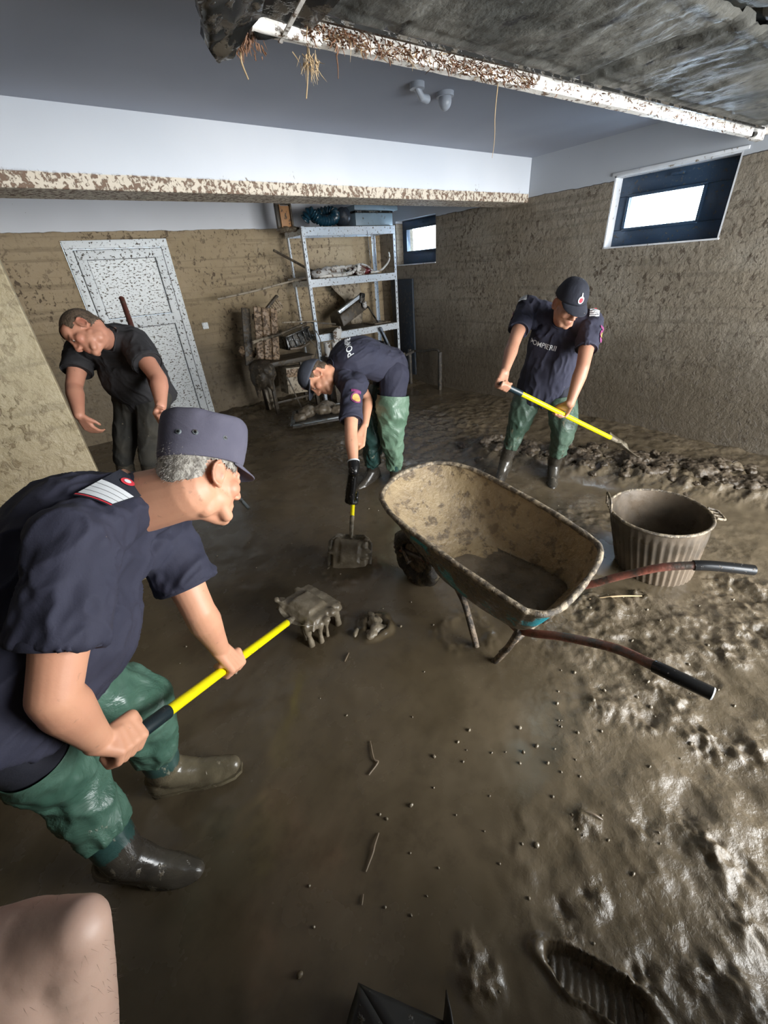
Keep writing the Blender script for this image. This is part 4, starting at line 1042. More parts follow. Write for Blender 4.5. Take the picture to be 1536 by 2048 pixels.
# flat metal tray lying in the mud with clods on it
ft = empty('flat_metal_tray', (2.4, 4.5, ground(2.4, 4.5)), 'dark rectangular metal tray with mud clods lying before the debris heap', 'tray')
q0, q1, q2, q3 = V(1.86, 4.36, .12), V(2.62, 4.10, .13), V(2.86, 4.66, .12), V(2.16, 4.92, .10)
v = [q0, q1, q2, q3]; MB().add([p + V(0, 0, d) for d in (-.05, -.03) for p in v], [(0, 3, 2, 1), (4, 5, 6, 7), (0, 1, 5, 4), (1, 2, 6, 5), (2, 3, 7, 6), (3, 0, 4, 7)]).link('base', M_dsteel, ft, smooth=False)
M_steelw = speck('wet grey steel', (0.16, 0.18, 0.19), (0.06, 0.05, 0.035), 25, .52, .62, .25)
for a0, b0_ in ((q0, q1), (q1, q2), (q2, q3), (q3, q0)): MB().bar(a0 + V(0, 0, -.01), b0_ + V(0, 0, -.01), .05, .018, (0, 0, 1)).link('edge', M_steelw, ft, bevel=.003)
a = MB()
for (x, y, z, r_) in ((2.2, 4.62, .13, .13), (2.35, 4.5, .15, .11), (2.05, 4.55, .11, .09), (2.52, 4.42, .13, .09), (2.5, 4.65, .12, .12)): a.ell((x, y, z), (r_, r_ * .8, r_ * .65), None, 16, 10)
me = remesh(a, .012, 3, lambda P, N: .03 * fbm(P[:, 0] * 12, P[:, 1] * 12, P[:, 2] * 12, 4)); q = link('mud_clods', me, M_clod, ft); q.matrix_parent_inverse = parent_inv(ft); q['kind'] = 'stuff'
# thin metal rod stuck slantwise in the mud behind the front man's face
o = MB().loft([(.60, 3.02, .42), (.72, 2.78, .12)], .013, None, (0, 0, 1), 10).link('metal_rod', M_steelw); tag(o, "thin metal rod slanting over the mud beyond the front man's face", 'rod')
# joints of the four people, metres in the room
POSE = {
 'p1': dict(head=(0.1853, 1.077, 1.168), neck=(0.051, 1.1389, 1.1429), chest=(-0.0846, 1.1174, 1.0216), shR=(-0.1128, 0.955, 1.1621), elR=(-0.2468, 0.8201, 0.9252), wrR=(-0.2473, 0.8714, 0.7018), gripR=(-0.2239, 0.8815, 0.6406), shL=(0.0523, 1.2204, 0.9826), elL=(0.059, 1.1006, 0.7459), wrL=(0.0774, 1.1504, 0.5192), gripL=(0.0934, 1.1566, 0.4258), pel=(-0.3677, 1.0128, 0.8193), hipL=(-0.342, 1.1044, 0.755), hipR=(-0.4173, 0.995, 0.8056), kneeL=(-0.1968, 1.133, 0.4847), kneeR=(-0.3977, 1.0524, 0.4341), anL=(-0.2297, 1.1576, 0.115), anR=(-0.3834, 0.9496, 0.1498), toeL=(0.006, 1.052, 0.1191), toeR=(-0.2669, 0.8677, 0.0323), shA=(-0.221, 0.8793, 0.6404), shB=(0.4088, 1.4543, 0.1816), blade=(0.5888, 1.5345, 0.1333), F=(0.7552, 0.1781, -0.6309), U=(0.4883, 0.4892, 0.7227)),
 'p4': dict(head=(2.5485, 1.5249, 1.348), neck=(2.7808, 1.6863, 1.2467), chest=(2.7673, 1.7009, 1.0972), shR=(2.7099, 1.9338, 1.3036), elR=(2.4397, 1.8211, 1.1027), wrR=(2.2267, 1.7086, 0.9768), gripR=(2.1497, 1.6535, 0.9245), shL=(2.8328, 1.5144, 1.2169), elL=(2.6153, 1.4065, 0.9756), wrL=(2.5262, 1.3997, 0.7628), gripL=(2.5301, 1.4041, 0.6944), pel=(2.8116, 1.7734, 0.7897), hipR=(2.7874, 1.8694, 0.7616), hipL=(2.8588, 1.6749, 0.7586), kneeR=(2.7, 1.8862, 0.5047), kneeL=(2.7944, 1.5625, 0.4829), anR=(2.6707, 1.9609, 0.1487), anL=(2.9277, 1.6737, 0.1191), toeR=(2.5584, 1.9249, 0.069), toeL=(2.8387, 1.6128, 0.0471), shA=(2.1228, 1.6524, 0.9362), shB=(2.9992, 1.303, 0.4214), blade=(3.2413, 1.2431, 0.2794), F=(-0.4572, -0.7432, -0.4884), U=(-0.1901, -0.4548, 0.8701)),
 'p2': dict(head=(1.3715, 2.6248, 0.9814), neck=(1.5175, 2.6467, 0.9961), chest=(1.6927, 2.5452, 0.9669), shL=(1.4717, 2.3649, 0.9162), elL=(1.3094, 2.1697, 0.6863), wrL=(1.2248, 2.0359, 0.5378), gripL=(1.172, 1.9853, 0.4758), shR=(1.7139, 2.7975, 1.0412), elR=(1.7624, 2.6153, 0.7394), wrR=(1.5984, 2.4334, 0.6241), gripR=(1.4649, 2.3449, 0.5689), pel=(1.9927, 2.5744, 0.9642), hipL=(1.9212, 2.4711, 0.9095), hipR=(2.0401, 2.6567, 0.9277), kneeL=(1.85, 2.4547, 0.5051), kneeR=(1.7999, 2.6379, 0.4741), anL=(1.9306, 2.5263, 0.0946), anR=(1.8189, 2.717, 0.0927), toeL=(1.801, 2.4701, -0.0296), toeR=(1.6504, 2.6764, 0.0306), shA=(1.4879, 2.3986, 0.5673), shB=(1.0869, 1.9265, 0.1757), blade=(1.0199, 1.8642, 0.0644), F=(-0.5207, -0.1701, -0.8366), U=(-0.6764, 0.6801, 0.2827)),
 'p3': dict(head=(0.1567, 2.9506, 1.4107), neck=(0.25, 3.0652, 1.365), chest=(0.2799, 3.1037, 1.2121), shR=(0.1094, 3.3176, 1.2831), elR=(-0.0005, 3.1671, 1.1068), wrR=(-0.0348, 2.9869, 0.9821), gripR=(-0.0368, 2.9261, 0.9357), shL=(0.3762, 3.0058, 1.3073), elL=(0.4105, 2.7578, 1.136), wrL=(0.3545, 2.6242, 1.0154), gripL=(0.3372, 2.5706, 0.9641), pel=(0.367, 3.2097, 0.9922), hipR=(0.2792, 3.307, 0.9435), hipL=(0.4023, 3.1297, 0.9748), kneeR=(0.1, 3.35, 0.55), kneeL=(0.24, 3.2, 0.55), anR=(0.03, 3.46, 0.08), anL=(0.18, 3.36, 0.08), toeR=(-0.02, 3.28, 0.0), toeL=(0.15, 3.16, 0.0), F=(-0.766, -0.3054, -0.5656), U=(-0.6248, 0.5607, 0.5434)),
}
# ================================================================== people
def skin_mat(name, base, red, dirt=0.25):
    m = Mat(name, base, .5)
    m.b.inputs['Subsurface Weight'].default_value = 0.08
    m.b.inputs['Subsurface Radius'].default_value = (0.012, 0.005, 0.003)
    a = m.N('ShaderNodeAttribute'); a.attribute_name = 'blush'
    c = m.mix(m.ramp(m.noise(9, 4), .35, .65), base, tuple(b * .86 + r * .10 for b, r in zip(base, red)))
    c = m.mix(m.math('MULTIPLY', a.outputs['Fac'], .75), c, red)
    b = m.N('ShaderNodeAttribute'); b.attribute_name = 'dark'
    c = m.mix(b.outputs['Fac'], c, (0.05, 0.03, 0.02))
    c = m.mix(m.math('MULTIPLY', m.ramp(m.noise(38, 5, .6), .64, .70), dirt), c, (0.12, 0.08, 0.05))
    m.color(c); m.bump(m.noise(120, 3), .15, .002)
    return m.m
M_skin = skin_mat('skin', (0.68, 0.345, 0.215), (0.50, 0.13, 0.09))
M_skin3 = skin_mat('skin flushed', (0.52, 0.245, 0.16), (0.42, 0.10, 0.075))
M_skin4 = skin_mat('skin tanned', (0.46, 0.235, 0.15), (0.36, 0.10, 0.07), .6)
M_skin5 = skin_mat('skin pale', (0.44, 0.30, 0.235), (0.42, 0.16, 0.12), .1)
def cloth_mat(name, c1, c2, rough=.85, speckc=(0.25, 0.2, 0.15), sp=.70):
    m = Mat(name, c1, rough)
    c = m.mix(m.ramp(m.noise(5, 4), .3, .7), c1, c2)
    c = m.mix(m.ramp(m.noise(55, 4, .6), sp, sp + .03), c, speckc)
    m.color(c)
    m.bump(m.noise(9, 4, .55, (1, 1, 1), .7), .35, .015)
    m.bump(m.noise(260, 2), .25, .0015)
    return m.m
M_navy = cloth_mat('navy shirt cloth', (0.021, 0.022, 0.042), (0.031, 0.031, 0.053), sp=.74)
M_black_tee = cloth_mat('charcoal tee cloth', (0.017, 0.016, 0.018), (0.027, 0.025, 0.027), sp=.72)
M_trouser = cloth_mat('dark navy trousers', (0.012, 0.013, 0.022), (0.022, 0.022, 0.034), sp=.72)
M_cap = cloth_mat('faded navy cap cloth', (0.085, 0.080, 0.115), (0.125, 0.118, 0.155), sp=.78)
M_capd = cloth_mat('dark navy cap cloth', (0.014, 0.016, 0.026), (0.026, 0.028, 0.042), sp=.74)
def rubber(name, c1, c2, rough, mudlo=.62, mudc=(0.22, 0.18, 0.12), folds=.7):
    m = Mat(name, c1, rough)
    c = m.mix(m.ramp(m.noise(7, 4, .6), .3, .7), c1, c2)
    f = m.ramp(m.noise(24, 6, .65, (1, 1, .6)), mudlo, mudlo + .06)
    c = m.mix(f, c, mudc); m.color(c)
    m.roughness(m.ramp(m.noise(16, 4), .3, .7, rough - .1, rough + .12))
    m.bump(m.noise(7, 5, .6, (1, 1, 1), 1.0), folds, .02); m.bump(f, .5, .003)
    return m.m
M_green = rubber('green wader rubber', (0.045, 0.105, 0.075), (0.085, 0.165, 0.122), .36, .68, (0.20, 0.24, 0.18))
M_green2 = rubber('pale green wader rubber', (0.095, 0.165, 0.110), (0.15, 0.235, 0.165), .40, .70, (0.22, 0.22, 0.15))
M_green4 = rubber('grey green wader rubber', (0.040, 0.075, 0.052), (0.085, 0.130, 0.095), .42, .60, (0.16, 0.15, 0.10))
M_boot = rubber('dark green boot rubber', (0.018, 0.050, 0.045), (0.035, 0.080, 0.070), .32, .58, (0.24, 0.24, 0.18), .2)
M_bootm = rubber('boot coated with wet mud', (0.085, 0.070, 0.045), (0.15, 0.125, 0.08), .22, .60, (0.2, 0.165, 0.11), .3)
M_bootk = rubber('dark wet boot rubber', (0.030, 0.026, 0.022), (0.06, 0.052, 0.04), .22, .60, (0.13, 0.11, 0.08), .3)
def hair_mat(name, c1, c2):
    m = Mat(name, c1, .6); m.color(m.mix(m.ramp(m.noise(90, 4, .7, (1, 1, .35)), .4, .6), c1, c2)); m.bump(m.noise(200, 3), .8, .003); return m.m
M_hair_grey = hair_mat('grey cropped hair', (0.17, 0.15, 0.125), (0.42, 0.39, 0.34))
M_hair_brown = hair_mat('brown cropped hair', (0.055, 0.038, 0.025), (0.13, 0.09, 0.06))
M_eye = Mat('eye', (0.6, 0.58, 0.55), .2).m; M_iris = Mat('iris', (0.03, 0.02, 0.015), .2).m
M_white = Mat('white badge cloth', (0.72, 0.74, 0.76), .7).m
M_red = Mat('red badge cloth', (0.65, 0.04, 0.06), .7).m
M_gold = Mat('gold badge thread', (0.60, 0.38, 0.12), .5).m
M_purple = Mat('purple badge cloth', (0.22, 0.04, 0.14), .7).m
M_letter = Mat('white lettering', (0.80, 0.82, 0.83), .7).m
m = Mat('yellow fibreglass shaft', (0.80, 0.70, 0.0), .35)
m.color(m.mix(m.ramp(m.noise(60, 5, .6), .66, .70), m.mix(m.noise(3), (0.86, 0.74, 0.0), (0.78, 0.68, 0.005)), (0.12, 0.10, 0.04))); M_yellow = m.m
M_black2 = speck('dark teal rubber grip', (0.010, 0.022, 0.028), (0.1, .09, .07), 70, .66, .7, .4)
m = Mat('wet shovel steel', (0.10, 0.085, 0.06), .2)
m.color(m.mix(m.ramp(m.noise(12, 5, .65), .42, .6), (0.085, 0.07, 0.048), (0.20, 0.17, 0.125))); m.roughness(m.ramp(m.noise(20, 4), .3, .7, .1, .35)); m.bump(m.noise(30, 6, .65), .7, .01)
M_blade = m.m

def frame(F, U):
    F = Vector(F).normalized(); U = Vector(U); U = (U - F * U.dot(F)).normalized(); R = F.cross(U)
    return Matrix((R, F, U)).transposed()      # columns: right, forward, up
def rotv(v, axis, ang): return Matrix.Rotation(ang, 3, axis) @ v

def add_head(mb, c, R, s=1.0, lip=True):
    def q(x, y, z): return Vector(c) + R @ Vector((x, y, z)) * s
    def E(x, y, z, a, b, d, RR=None): mb.ell(q(x, y, z), (a * s, b * s, d * s), R if RR is None else R @ RR)
    def C(a, b, ra, rb=None): mb.cap(q(*a), q(*b), ra * s, (rb if rb is not None else ra) * s)
    E(0, -.014, .036, .0755, .096, .086); E(0, -.050, -.012, .062, .056, .066)
    E(0, .034, -.030, .0595, .060, .080); E(0, .044, .046, .061, .046, .050)
    for k in (-1, 1):
        C((k * .045, .006, -.046), (k * .030, .066, -.098), .018, .017); E(k * .034, .026, -.058, .027, .044, .034); E(k * .030, .0, -.075, .030, .040, .034)
        E(k * .041, .060, -.026, .024, .026, .026)
        C((k * .012, .091, .020), (k * .042, .076, .017), .0085, .007)
        E(k * .031, .0785, .0005, .0175, .0135, .0100)
        E(k * .0125, .103, -.037, .0085, .011, .0085)
        # ear: rim, bowl, lobe
        P = [q(k * (.076 + .010 * math.sin(t) ** 0 * (.4 + .6 * abs(math.sin(t)))), -.006 - .019 * math.cos(t + .3), -.008 + .031 * math.sin(t + .3)) for t in [2 * math.pi * i / 14 for i in range(14)]]
        P = [q(k * (.074 + (.013 if math.cos(t + .3) > -.2 else .003)), -.010 - .019 * math.cos(t + .3), -.008 + .031 * math.sin(t + .3)) for t in [2 * math.pi * i / 16 for i in range(16)]]
        v, f = loft(P, .0048 * s, .0048 * s, (0, 0, 1), 8, False, None, True); mb.add(v, f)
        E(k * .077, -.010, -.009, .0055, .017, .026)
        E(k * .079, -.003, -.036, .006, .010, .010)
        E(k * .080, .006, -.010, .005, .005, .008)
    C((0, .089, .012), (0, .112, -.030), .0085, .0125); E(0, .112, -.033, .0115, .0115, .010)
    C((-.030, .0, -.090), (.030, .0, -.090), .026); C((0, .0, -.085), (0, .060, -.100), .030, .022)
    E(0, .077, -.102, .023, .019, .019); E(0, .069, -.066, .033, .027, .036)
    C((-.021, .086, -.0655), (0, .0955, -.063), .0055, .0075); C((.021, .086, -.0655), (0, .0955, -.063), .0055, .0075)
    C((-.018, .085, -.077), (0, .093, -.079), .006, .008); C((.018, .085, -.077), (0, .093, -.079), .006, .008)
def head_marks(me, c, R, s, stubble=0.0, ear=1.0):
    """blush on ears, nose, lips, cheeks and dark brows, as attributes of the body mesh"""
    P = get_v(me); Rn = np.array(R); L = (P - np.array(c)) @ Rn / s
    near = np.linalg.norm(L, axis=1) < .2
    def g(x, y, z, r, ry=None, rz=None):
        return np.exp(-(((L[:, 0] - x) / r) ** 2 + ((L[:, 1] - y) / (ry or r)) ** 2 + ((L[:, 2] - z) / (rz or r)) ** 2))
    b = np.zeros(len(P)); d = np.zeros(len(P))
    for k in (-1, 1):
        b += ear * .55 * g(k * .086, -.02, -.005, .014, .02, .036) + .4 * g(k * .045, .07, -.03, .025)
        d += .75 * g(k * .028, .096, .019, .020, .018, .0055) + .8 * g(k * .031, .093, -.001, .013, .012, .0028)
        d += .8 * g(k * .010, .112, -.046, .004, .006, .004)
        d += .45 * g(k * .083, .0, -.012, .005, .004, .007)
    b += .9 * g(0, .1, -.063, .022, .016, .006) + .9 * g(0, .098, -.079, .020, .016, .006) + .4 * g(0, .118, -.035, .014)
    d += .7 * g(0, .1, -.0715, .021, .016, .002)
    if stubble: d += stubble * np.clip(g(0, .07, -.09, .05, .05, .03), 0, 1)
    for nm, a in (('blush', b), ('dark', d)):
        at = me.attributes.new(nm, 'FLOAT', 'POINT'); at.data.foreach_set('value', (np.clip(a, 0, 1) * near).astype(np.float32))
def grip_hand(mb, w, c, axis, side=1, td=1, r=.018, fat=1.0, s=1.0, idx=None):
    w, c, ax = Vector(w), Vector(c), Vector(axis).normalized()
    u = (w - c); u = (u - ax * u.dot(ax)).normalized()
    t = -rotv(u, ax, side * math.radians(30)); p = (u - t * u.dot(t)).normalized()
    R = r + .010 * fat
    def at(th, o, rr=R): th = math.radians(th); return c + (p * math.cos(th) + t * math.sin(th)) * rr + ax * o
    offs = [(-.032, 1.0), (-.0105, 1.06), (.0115, 1.0), (.032, .86)]
    kn = []
    for i, (o, L) in enumerate(offs):
        o = -o * td * s
        k0 = at(22, o, R + .007); kn.append(k0)
        pts = [k0, at(88 * L, o * .96), at(165 * L, o * .93), at(225 * L, o * .9, R * .94)]
        mb.chain(pts, [.0118 * fat * s, .0102 * fat * s, .0094 * fat * s, .0080 * fat * s])
        mb.cap(w + ax * (o * .5), k0, .019 * fat * s, .0125 * fat * s)
        mb.cap(c + p * (r + .020) - t * .030 + ax * o * .8, k0, .0145 * fat * s, .012 * fat * s)
    for a, b in zip(kn[:-1], kn[1:]): mb.cap(a, b, .0105 * fat * s, .0105 * fat * s)
    tb = c + p * (r + .022) - t * .040 + ax * td * .030 * s
    mb.chain([w + ax * td * .012, tb, at(-52, td * .052 * s, R + .003), at(-112, td * .046 * s, R)], [.018 * fat * s, .0165 * fat * s, .0115 * fat * s, .0090 * fat * s])
def open_hand(mb, w, d, n, td=1, curl=.35, s=1.0):
    """relaxed hand: w wrist, d pointing direction, n palm normal, td thumb side"""
    w, d, n = Vector(w), Vector(d).normalized(), Vector(n); n = (n - d * n.dot(d)).normalized(); l = d.cross(n) * td
    for i, (o, L) in enumerate(((.030, .95), (.010, 1.05), (-.010, 1.0), (-.029, .80))):
        k = w + d * .088 * s + l * o * s
        mb.cap(w + l * o * .45, k, .016 * s, .0125 * s)
        dd = d; p = k; pts = [k]
        for j, ph in enumerate((.042, .027, .021)):
            dd = rotv(dd, l * td, -curl * (1 + .2 * i) if True else 0) if False else (dd * math.cos(curl) + n * math.sin(curl)).normalized()
            p = p + (dd * ph * L * s); pts.append(p)
            n = (n - dd * n.dot(dd)).normalized()
        n = Vector(n); mb.chain(pts, [.0105 * s, .0095 * s, .0088 * s, .0075 * s])
        n = (l.cross(d) * td * -1 if False else n); n = (Vector(n) - d * Vector(n).dot(d)).normalized()
    mb.chain([w + l * .012, w + d * .035 + l * .034, w + d * .066 + l * .056 + n * .012, w + d * .090 + l * .060 + n * .022], [.017 * s, .015 * s, .011 * s, .009 * s])

def limb(mb, a, b, c, r):
    """one tapering limb a-b-c with a fuller muscle between the joints"""
    a, b, c = Vector(a), Vector(b), Vector(c)
    pts = [a, a.lerp(b, .35), a.lerp(b, .8), b, b.lerp(c, .25), b.lerp(c, .65), c]
    mb.chain(pts, r)
def shirt_disp(P0, amp=.006, axis=None):
    def f(P, N):
        a = Vector(axis).normalized() if axis is not None else Vector((0, 0, 1))
        A = np.array(a); al = P @ A; perp = P - al[:, None] * A
        w = .35 * fbm(P[:, 0] * 5, P[:, 1] * 5, P[:, 2] * 5, 2, 5)
        r = 1 - np.abs(fbm(perp[:, 0] * 13 + al * 3 + w * 2, perp[:, 1] * 13 + w, perp[:, 2] * 13 + al * 4, 3, 7)) * 2
        return amp * (np.clip(r, 0, 1) ** 2 * 1.3 - .4) + amp * .8 * fbm(P[:, 0] * 7, P[:, 1] * 7, P[:, 2] * 7, 3, 9)
    return f
def wrinkled(mb_pts, rx, ry, lat, amp, seed, freq=9, lip=.02, taper_end=None, seg=72, zf=1.0):
    """a rubber leg tube: lofted, with horizontal sagging wrinkles, open lip on top"""
    P = bez(mb_pts, 12); X, Y = interp(rx, 12), interp(ry, 12); n = len(P)
    L = [0]
    for i in range(1, n): L.append(L[-1] + (P[i] - P[i - 1]).length)
    def fn(q, i, t, d):
        s = L[i] * zf
        w = mnoise.noise(Vector((math.cos(t) * 1.1 + seed, math.sin(t) * 1.1, s * freq))) * 1.0 + .55 * mnoise.noise(Vector((math.cos(t) * 2.6, math.sin(t) * 2.6 + seed, s * freq * 2.2)))
        r = 1 - 2 * abs(mnoise.noise(Vector((math.cos(t) * 1.3, math.sin(t) * 1.3 + seed, s * freq * 1.3 + 9 + .6 * math.sin(t)))))
        e = min(1, L[i] / .06)
        return q + d.normalized() * amp * e * (w + .8 * max(0, r) ** 2)
    v, f = loft(P, X, Y, lat, seg, False, fn)
    # folded-in lip gives the opening thickness
    base = len(v); c0 = P[0]; ax = (P[1] - P[0]).normalized()
    for d_, k_ in ((-.004, .985), (.0, .955), (.05, .93)):
        for k in range(seg): q = v[k]; v.append(c0 + (q - c0) * k_ + ax * d_)
    for k in range(seg):
        f.append((base + k, base + (k + 1) % seg, (k + 1) % seg, k))
        for l in (0, 1): f.append((base + (l + 1) * seg + k, base + (l + 1) * seg + (k + 1) % seg, base + l * seg + (k + 1) % seg, base + l * seg + k))
    f.append(tuple((n - 1) * seg + k for k in range(seg)))
    return v, f
def boot(an, toe, up, parent, m_shaft, m_foot, shin, s=1.0, sink=0.0):
    an, toe, shin = Vector(an), Vector(toe), Vector(shin)
    d = (toe - an); d.z *= .5; d = d.normalized(); z = Vector((0, 0, 1)); z = (z - d * d.z).normalized(); l = d.cross(z)
    mb = MB()
    P = [an + (shin - an) * .0, an + (shin - an) * .5, shin]
    heel = an - d * .045 - z * .07
    mb.chain([shin, an + (shin - an) * .4, an + z * .01], [.060 * s, .056 * s, .052 * s])
    mb.chain([heel, an - d * .03 - z * .03], [.036 * s, .044 * s])
    mb.chain([an - z * .015 + d * .02, an + d * .10 - z * .055, an + d * .175 - z * .068, an + d * .215 - z * .07], [.050 * s, .040 * s, .037 * s, .030 * s])
    for k in (-1, 1): mb.chain([heel + l * k * .008, an + d * .06 - z * .078 + l * k * .012, an + d * .16 - z * .078 + l * k * .016, an + d * .21 - z * .076 + l * k * .006], [.031 * s, .030 * s, .031 * s, .028 * s])
    me = remesh(mb, .007, 5, lambda P, N: .0012 * fbm(P[:, 0] * 30, P[:, 1] * 30, P[:, 2] * 30, 2))
    # split: foot in muddy rubber, shaft in clean rubber
    me.materials.append(m_foot); me.materials.append(m_shaft)
    o = bpy.data.objects.new('boot', me); COL.objects.link(o); o.parent = parent; o.matrix_parent_inverse = parent_inv(parent)
    Pv = get_v(me); nz = fbm(Pv[:, 0] * 14, Pv[:, 1] * 14, Pv[:, 2] * 14, 3) * .03
    hgt = (Pv - np.array(an)) @ np.array((shin - an).normalized()) + nz
    idx = np.array([int(hgt[p.vertices[0]] > .055) for p in me.polygons], dtype=np.int32)
    me.polygons.foreach_set('material_index', idx)
    # sole
    sb = MB(); out = []
    for t_, w_ in ((-.075, .020), (-.06, .030), (-.02, .033), (.04, .030), (.10, .040), (.17, .043), (.22, .034), (.243, .016)): out.append((t_, w_ * s))
    pts = [an + d * t_ + l * w_ - z * .112 for t_, w_ in out] + [an + d * t_ - l * w_ - z * .112 for t_, w_ in reversed(out)]
    n = len(pts); v = pts + [p + z * .016 for p in pts]
    sb.add(v, [tuple(range(n))[::-1], tuple(range(n, 2 * n))] + [(i, (i + 1) % n, n + (i + 1) % n, n + i) for i in range(n)])
    so = sb.link('sole', m_foot, o); return o

def text_on(parent, body, word, size, origin, right, up, normal, name='lettering', m=None, arc=0.0, lift=.003, bold=.0):
    """white lettering laid on a cloth surface: flat text meshed, cut fine and dropped onto the cloth"""
    cu = bpy.data.curves.new('t', 'FONT'); cu.body = word; cu.size = size; cu.align_x = 'CENTER'; cu.offset = bold; cu.resolution_u = 3
    to_ = bpy.data.objects.new('t', cu); COL.objects.link(to_)
    dg = bpy.context.evaluated_depsgraph_get(); dg.update()
    me = bpy.data.meshes.new_from_object(to_.evaluated_get(dg)); bpy.data.objects.remove(to_)
    bm = bmesh.new(); bm.from_mesh(me)
    w = max(v.co.x for v in bm.verts) - min(v.co.x for v in bm.verts)
    step = size * .12
    for ax_, lo, hi in ((0, -w / 2, w / 2), (1, -size * .3, size)):
        k = lo
        while k < hi:
            co = [0, 0, 0]; no = [0, 0, 0]; co[ax_] = k; no[ax_] = 1
            bmesh.ops.bisect_plane(bm, geom=bm.verts[:] + bm.edges[:] + bm.faces[:], plane_co=co, plane_no=no); k += step
    bmesh.ops.triangulate(bm, faces=bm.faces)
    tree = BVHTree.FromObject(body, bpy.context.evaluated_depsgraph_get()) if False else BVHTree.FromPolygons([v.co for v in body.vertices], [p.vertices for p in body.polygons])
    o, r, u, n = Vector(origin), Vector(right).normalized(), Vector(up).normalized(), Vector(normal).normalized()
    for v in bm.verts:
        x, y = v.co.x, v.co.y
        if arc: y = y + arc * (x * x)
        p = o + r * x + u * y
        h = tree.ray_cast(p + n * .15, -n, .4)
        v.co = (h[0] + h[1] * lift) if h[0] is not None else p
        if h[0] is not None and h[1].dot(n) < 0: v.co = h[0] - h[1] * lift
    bm.to_mesh(me); bm.free()
    ob = link(name, me, m or M_letter, parent); ob.matrix_parent_inverse = parent_inv(parent); return ob
def fit_surface(body, origin, right, up, normal, w, h):
    """a smooth stiff surface (quadratic) resting on the cloth, for badges that do not follow every fold"""
    tree = BVHTree.FromPolygons([v.co for v in body.vertices], [p.vertices for p in body.polygons])
    o, r, u, nn = Vector(origin), Vector(right).normalized(), Vector(up).normalized(), Vector(normal).normalized()
    A, B = [], []
    for i in range(9):
        for j in range(9):
            x, y = (i / 8 - .5) * w, (j / 8 - .5) * h; p = o + r * x + u * y; q = tree.ray_cast(p + nn * .15, -nn, .4)
            if q[0] is not None: A.append((1, x, y, x * x, x * y, y * y)); B.append((q[0] - p).dot(nn))
    A, B = np.array(A), np.array(B); c = np.linalg.lstsq(A, B, rcond=None)[0]; top = float((B - A @ c).max())
    return lambda x, y, l: o + r * x + u * y + nn * (float(np.dot(c, (1, x, y, x * x, x * y, y * y))) + top * .8 + l)
def patch_on(parent, body, pts2, origin, right, up, normal, name, m, lift=.004, thick=.002, n=6, surf=None, at=(0, 0)):
    """a sewn badge: an outline dropped onto the cloth and given thickness"""
    bm = bmesh.new(); vs_ = [bm.verts.new((x, y, 0)) for x, y in pts2]; bm.faces.new(vs_)
    xs = [p[0] for p in pts2]; ys = [p[1] for p in pts2]
    for ax_, lo, hi in ((0, min(xs), max(xs)), (1, min(ys), max(ys))):
        for k in range(1, n):
            co = [0, 0, 0]; no = [0, 0, 0]; co[ax_] = lo + (hi - lo) * k / n; no[ax_] = 1
            bmesh.ops.bisect_plane(bm, geom=bm.verts[:] + bm.edges[:] + bm.faces[:], plane_co=co, plane_no=no)
    tree = BVHTree.FromPolygons([v.co for v in body.vertices], [p.vertices for p in body.polygons])
    o, r, u, nn = Vector(origin), Vector(right).normalized(), Vector(up).normalized(), Vector(normal).normalized()
    for v in bm.verts:
        if surf is not None: v.co = surf(v.co.x + at[0], v.co.y + at[1], lift); continue
        p = o + r * v.co.x + u * v.co.y
        h = tree.ray_cast(p + nn * .15, -nn, .4)
        v.co = (h[0] + (h[1] if h[1].dot(nn) > 0 else -h[1]) * lift) if h[0] is not None else p
    me = bpy.data.meshes.new(name); bm.to_mesh(me); bm.free()
    ob = link(name, me, m, parent); ob.matrix_parent_inverse = parent_inv(parent); return ob
def disc(r, n=20, sx=1.0): return [(math.cos(2 * math.pi * k / n) * r * sx, math.sin(2 * math.pi * k / n) * r) for k in range(n)]
def rect(w, h): return [(-w / 2, -h / 2), (w / 2, -h / 2), (w / 2, h / 2), (-w / 2, h / 2)]

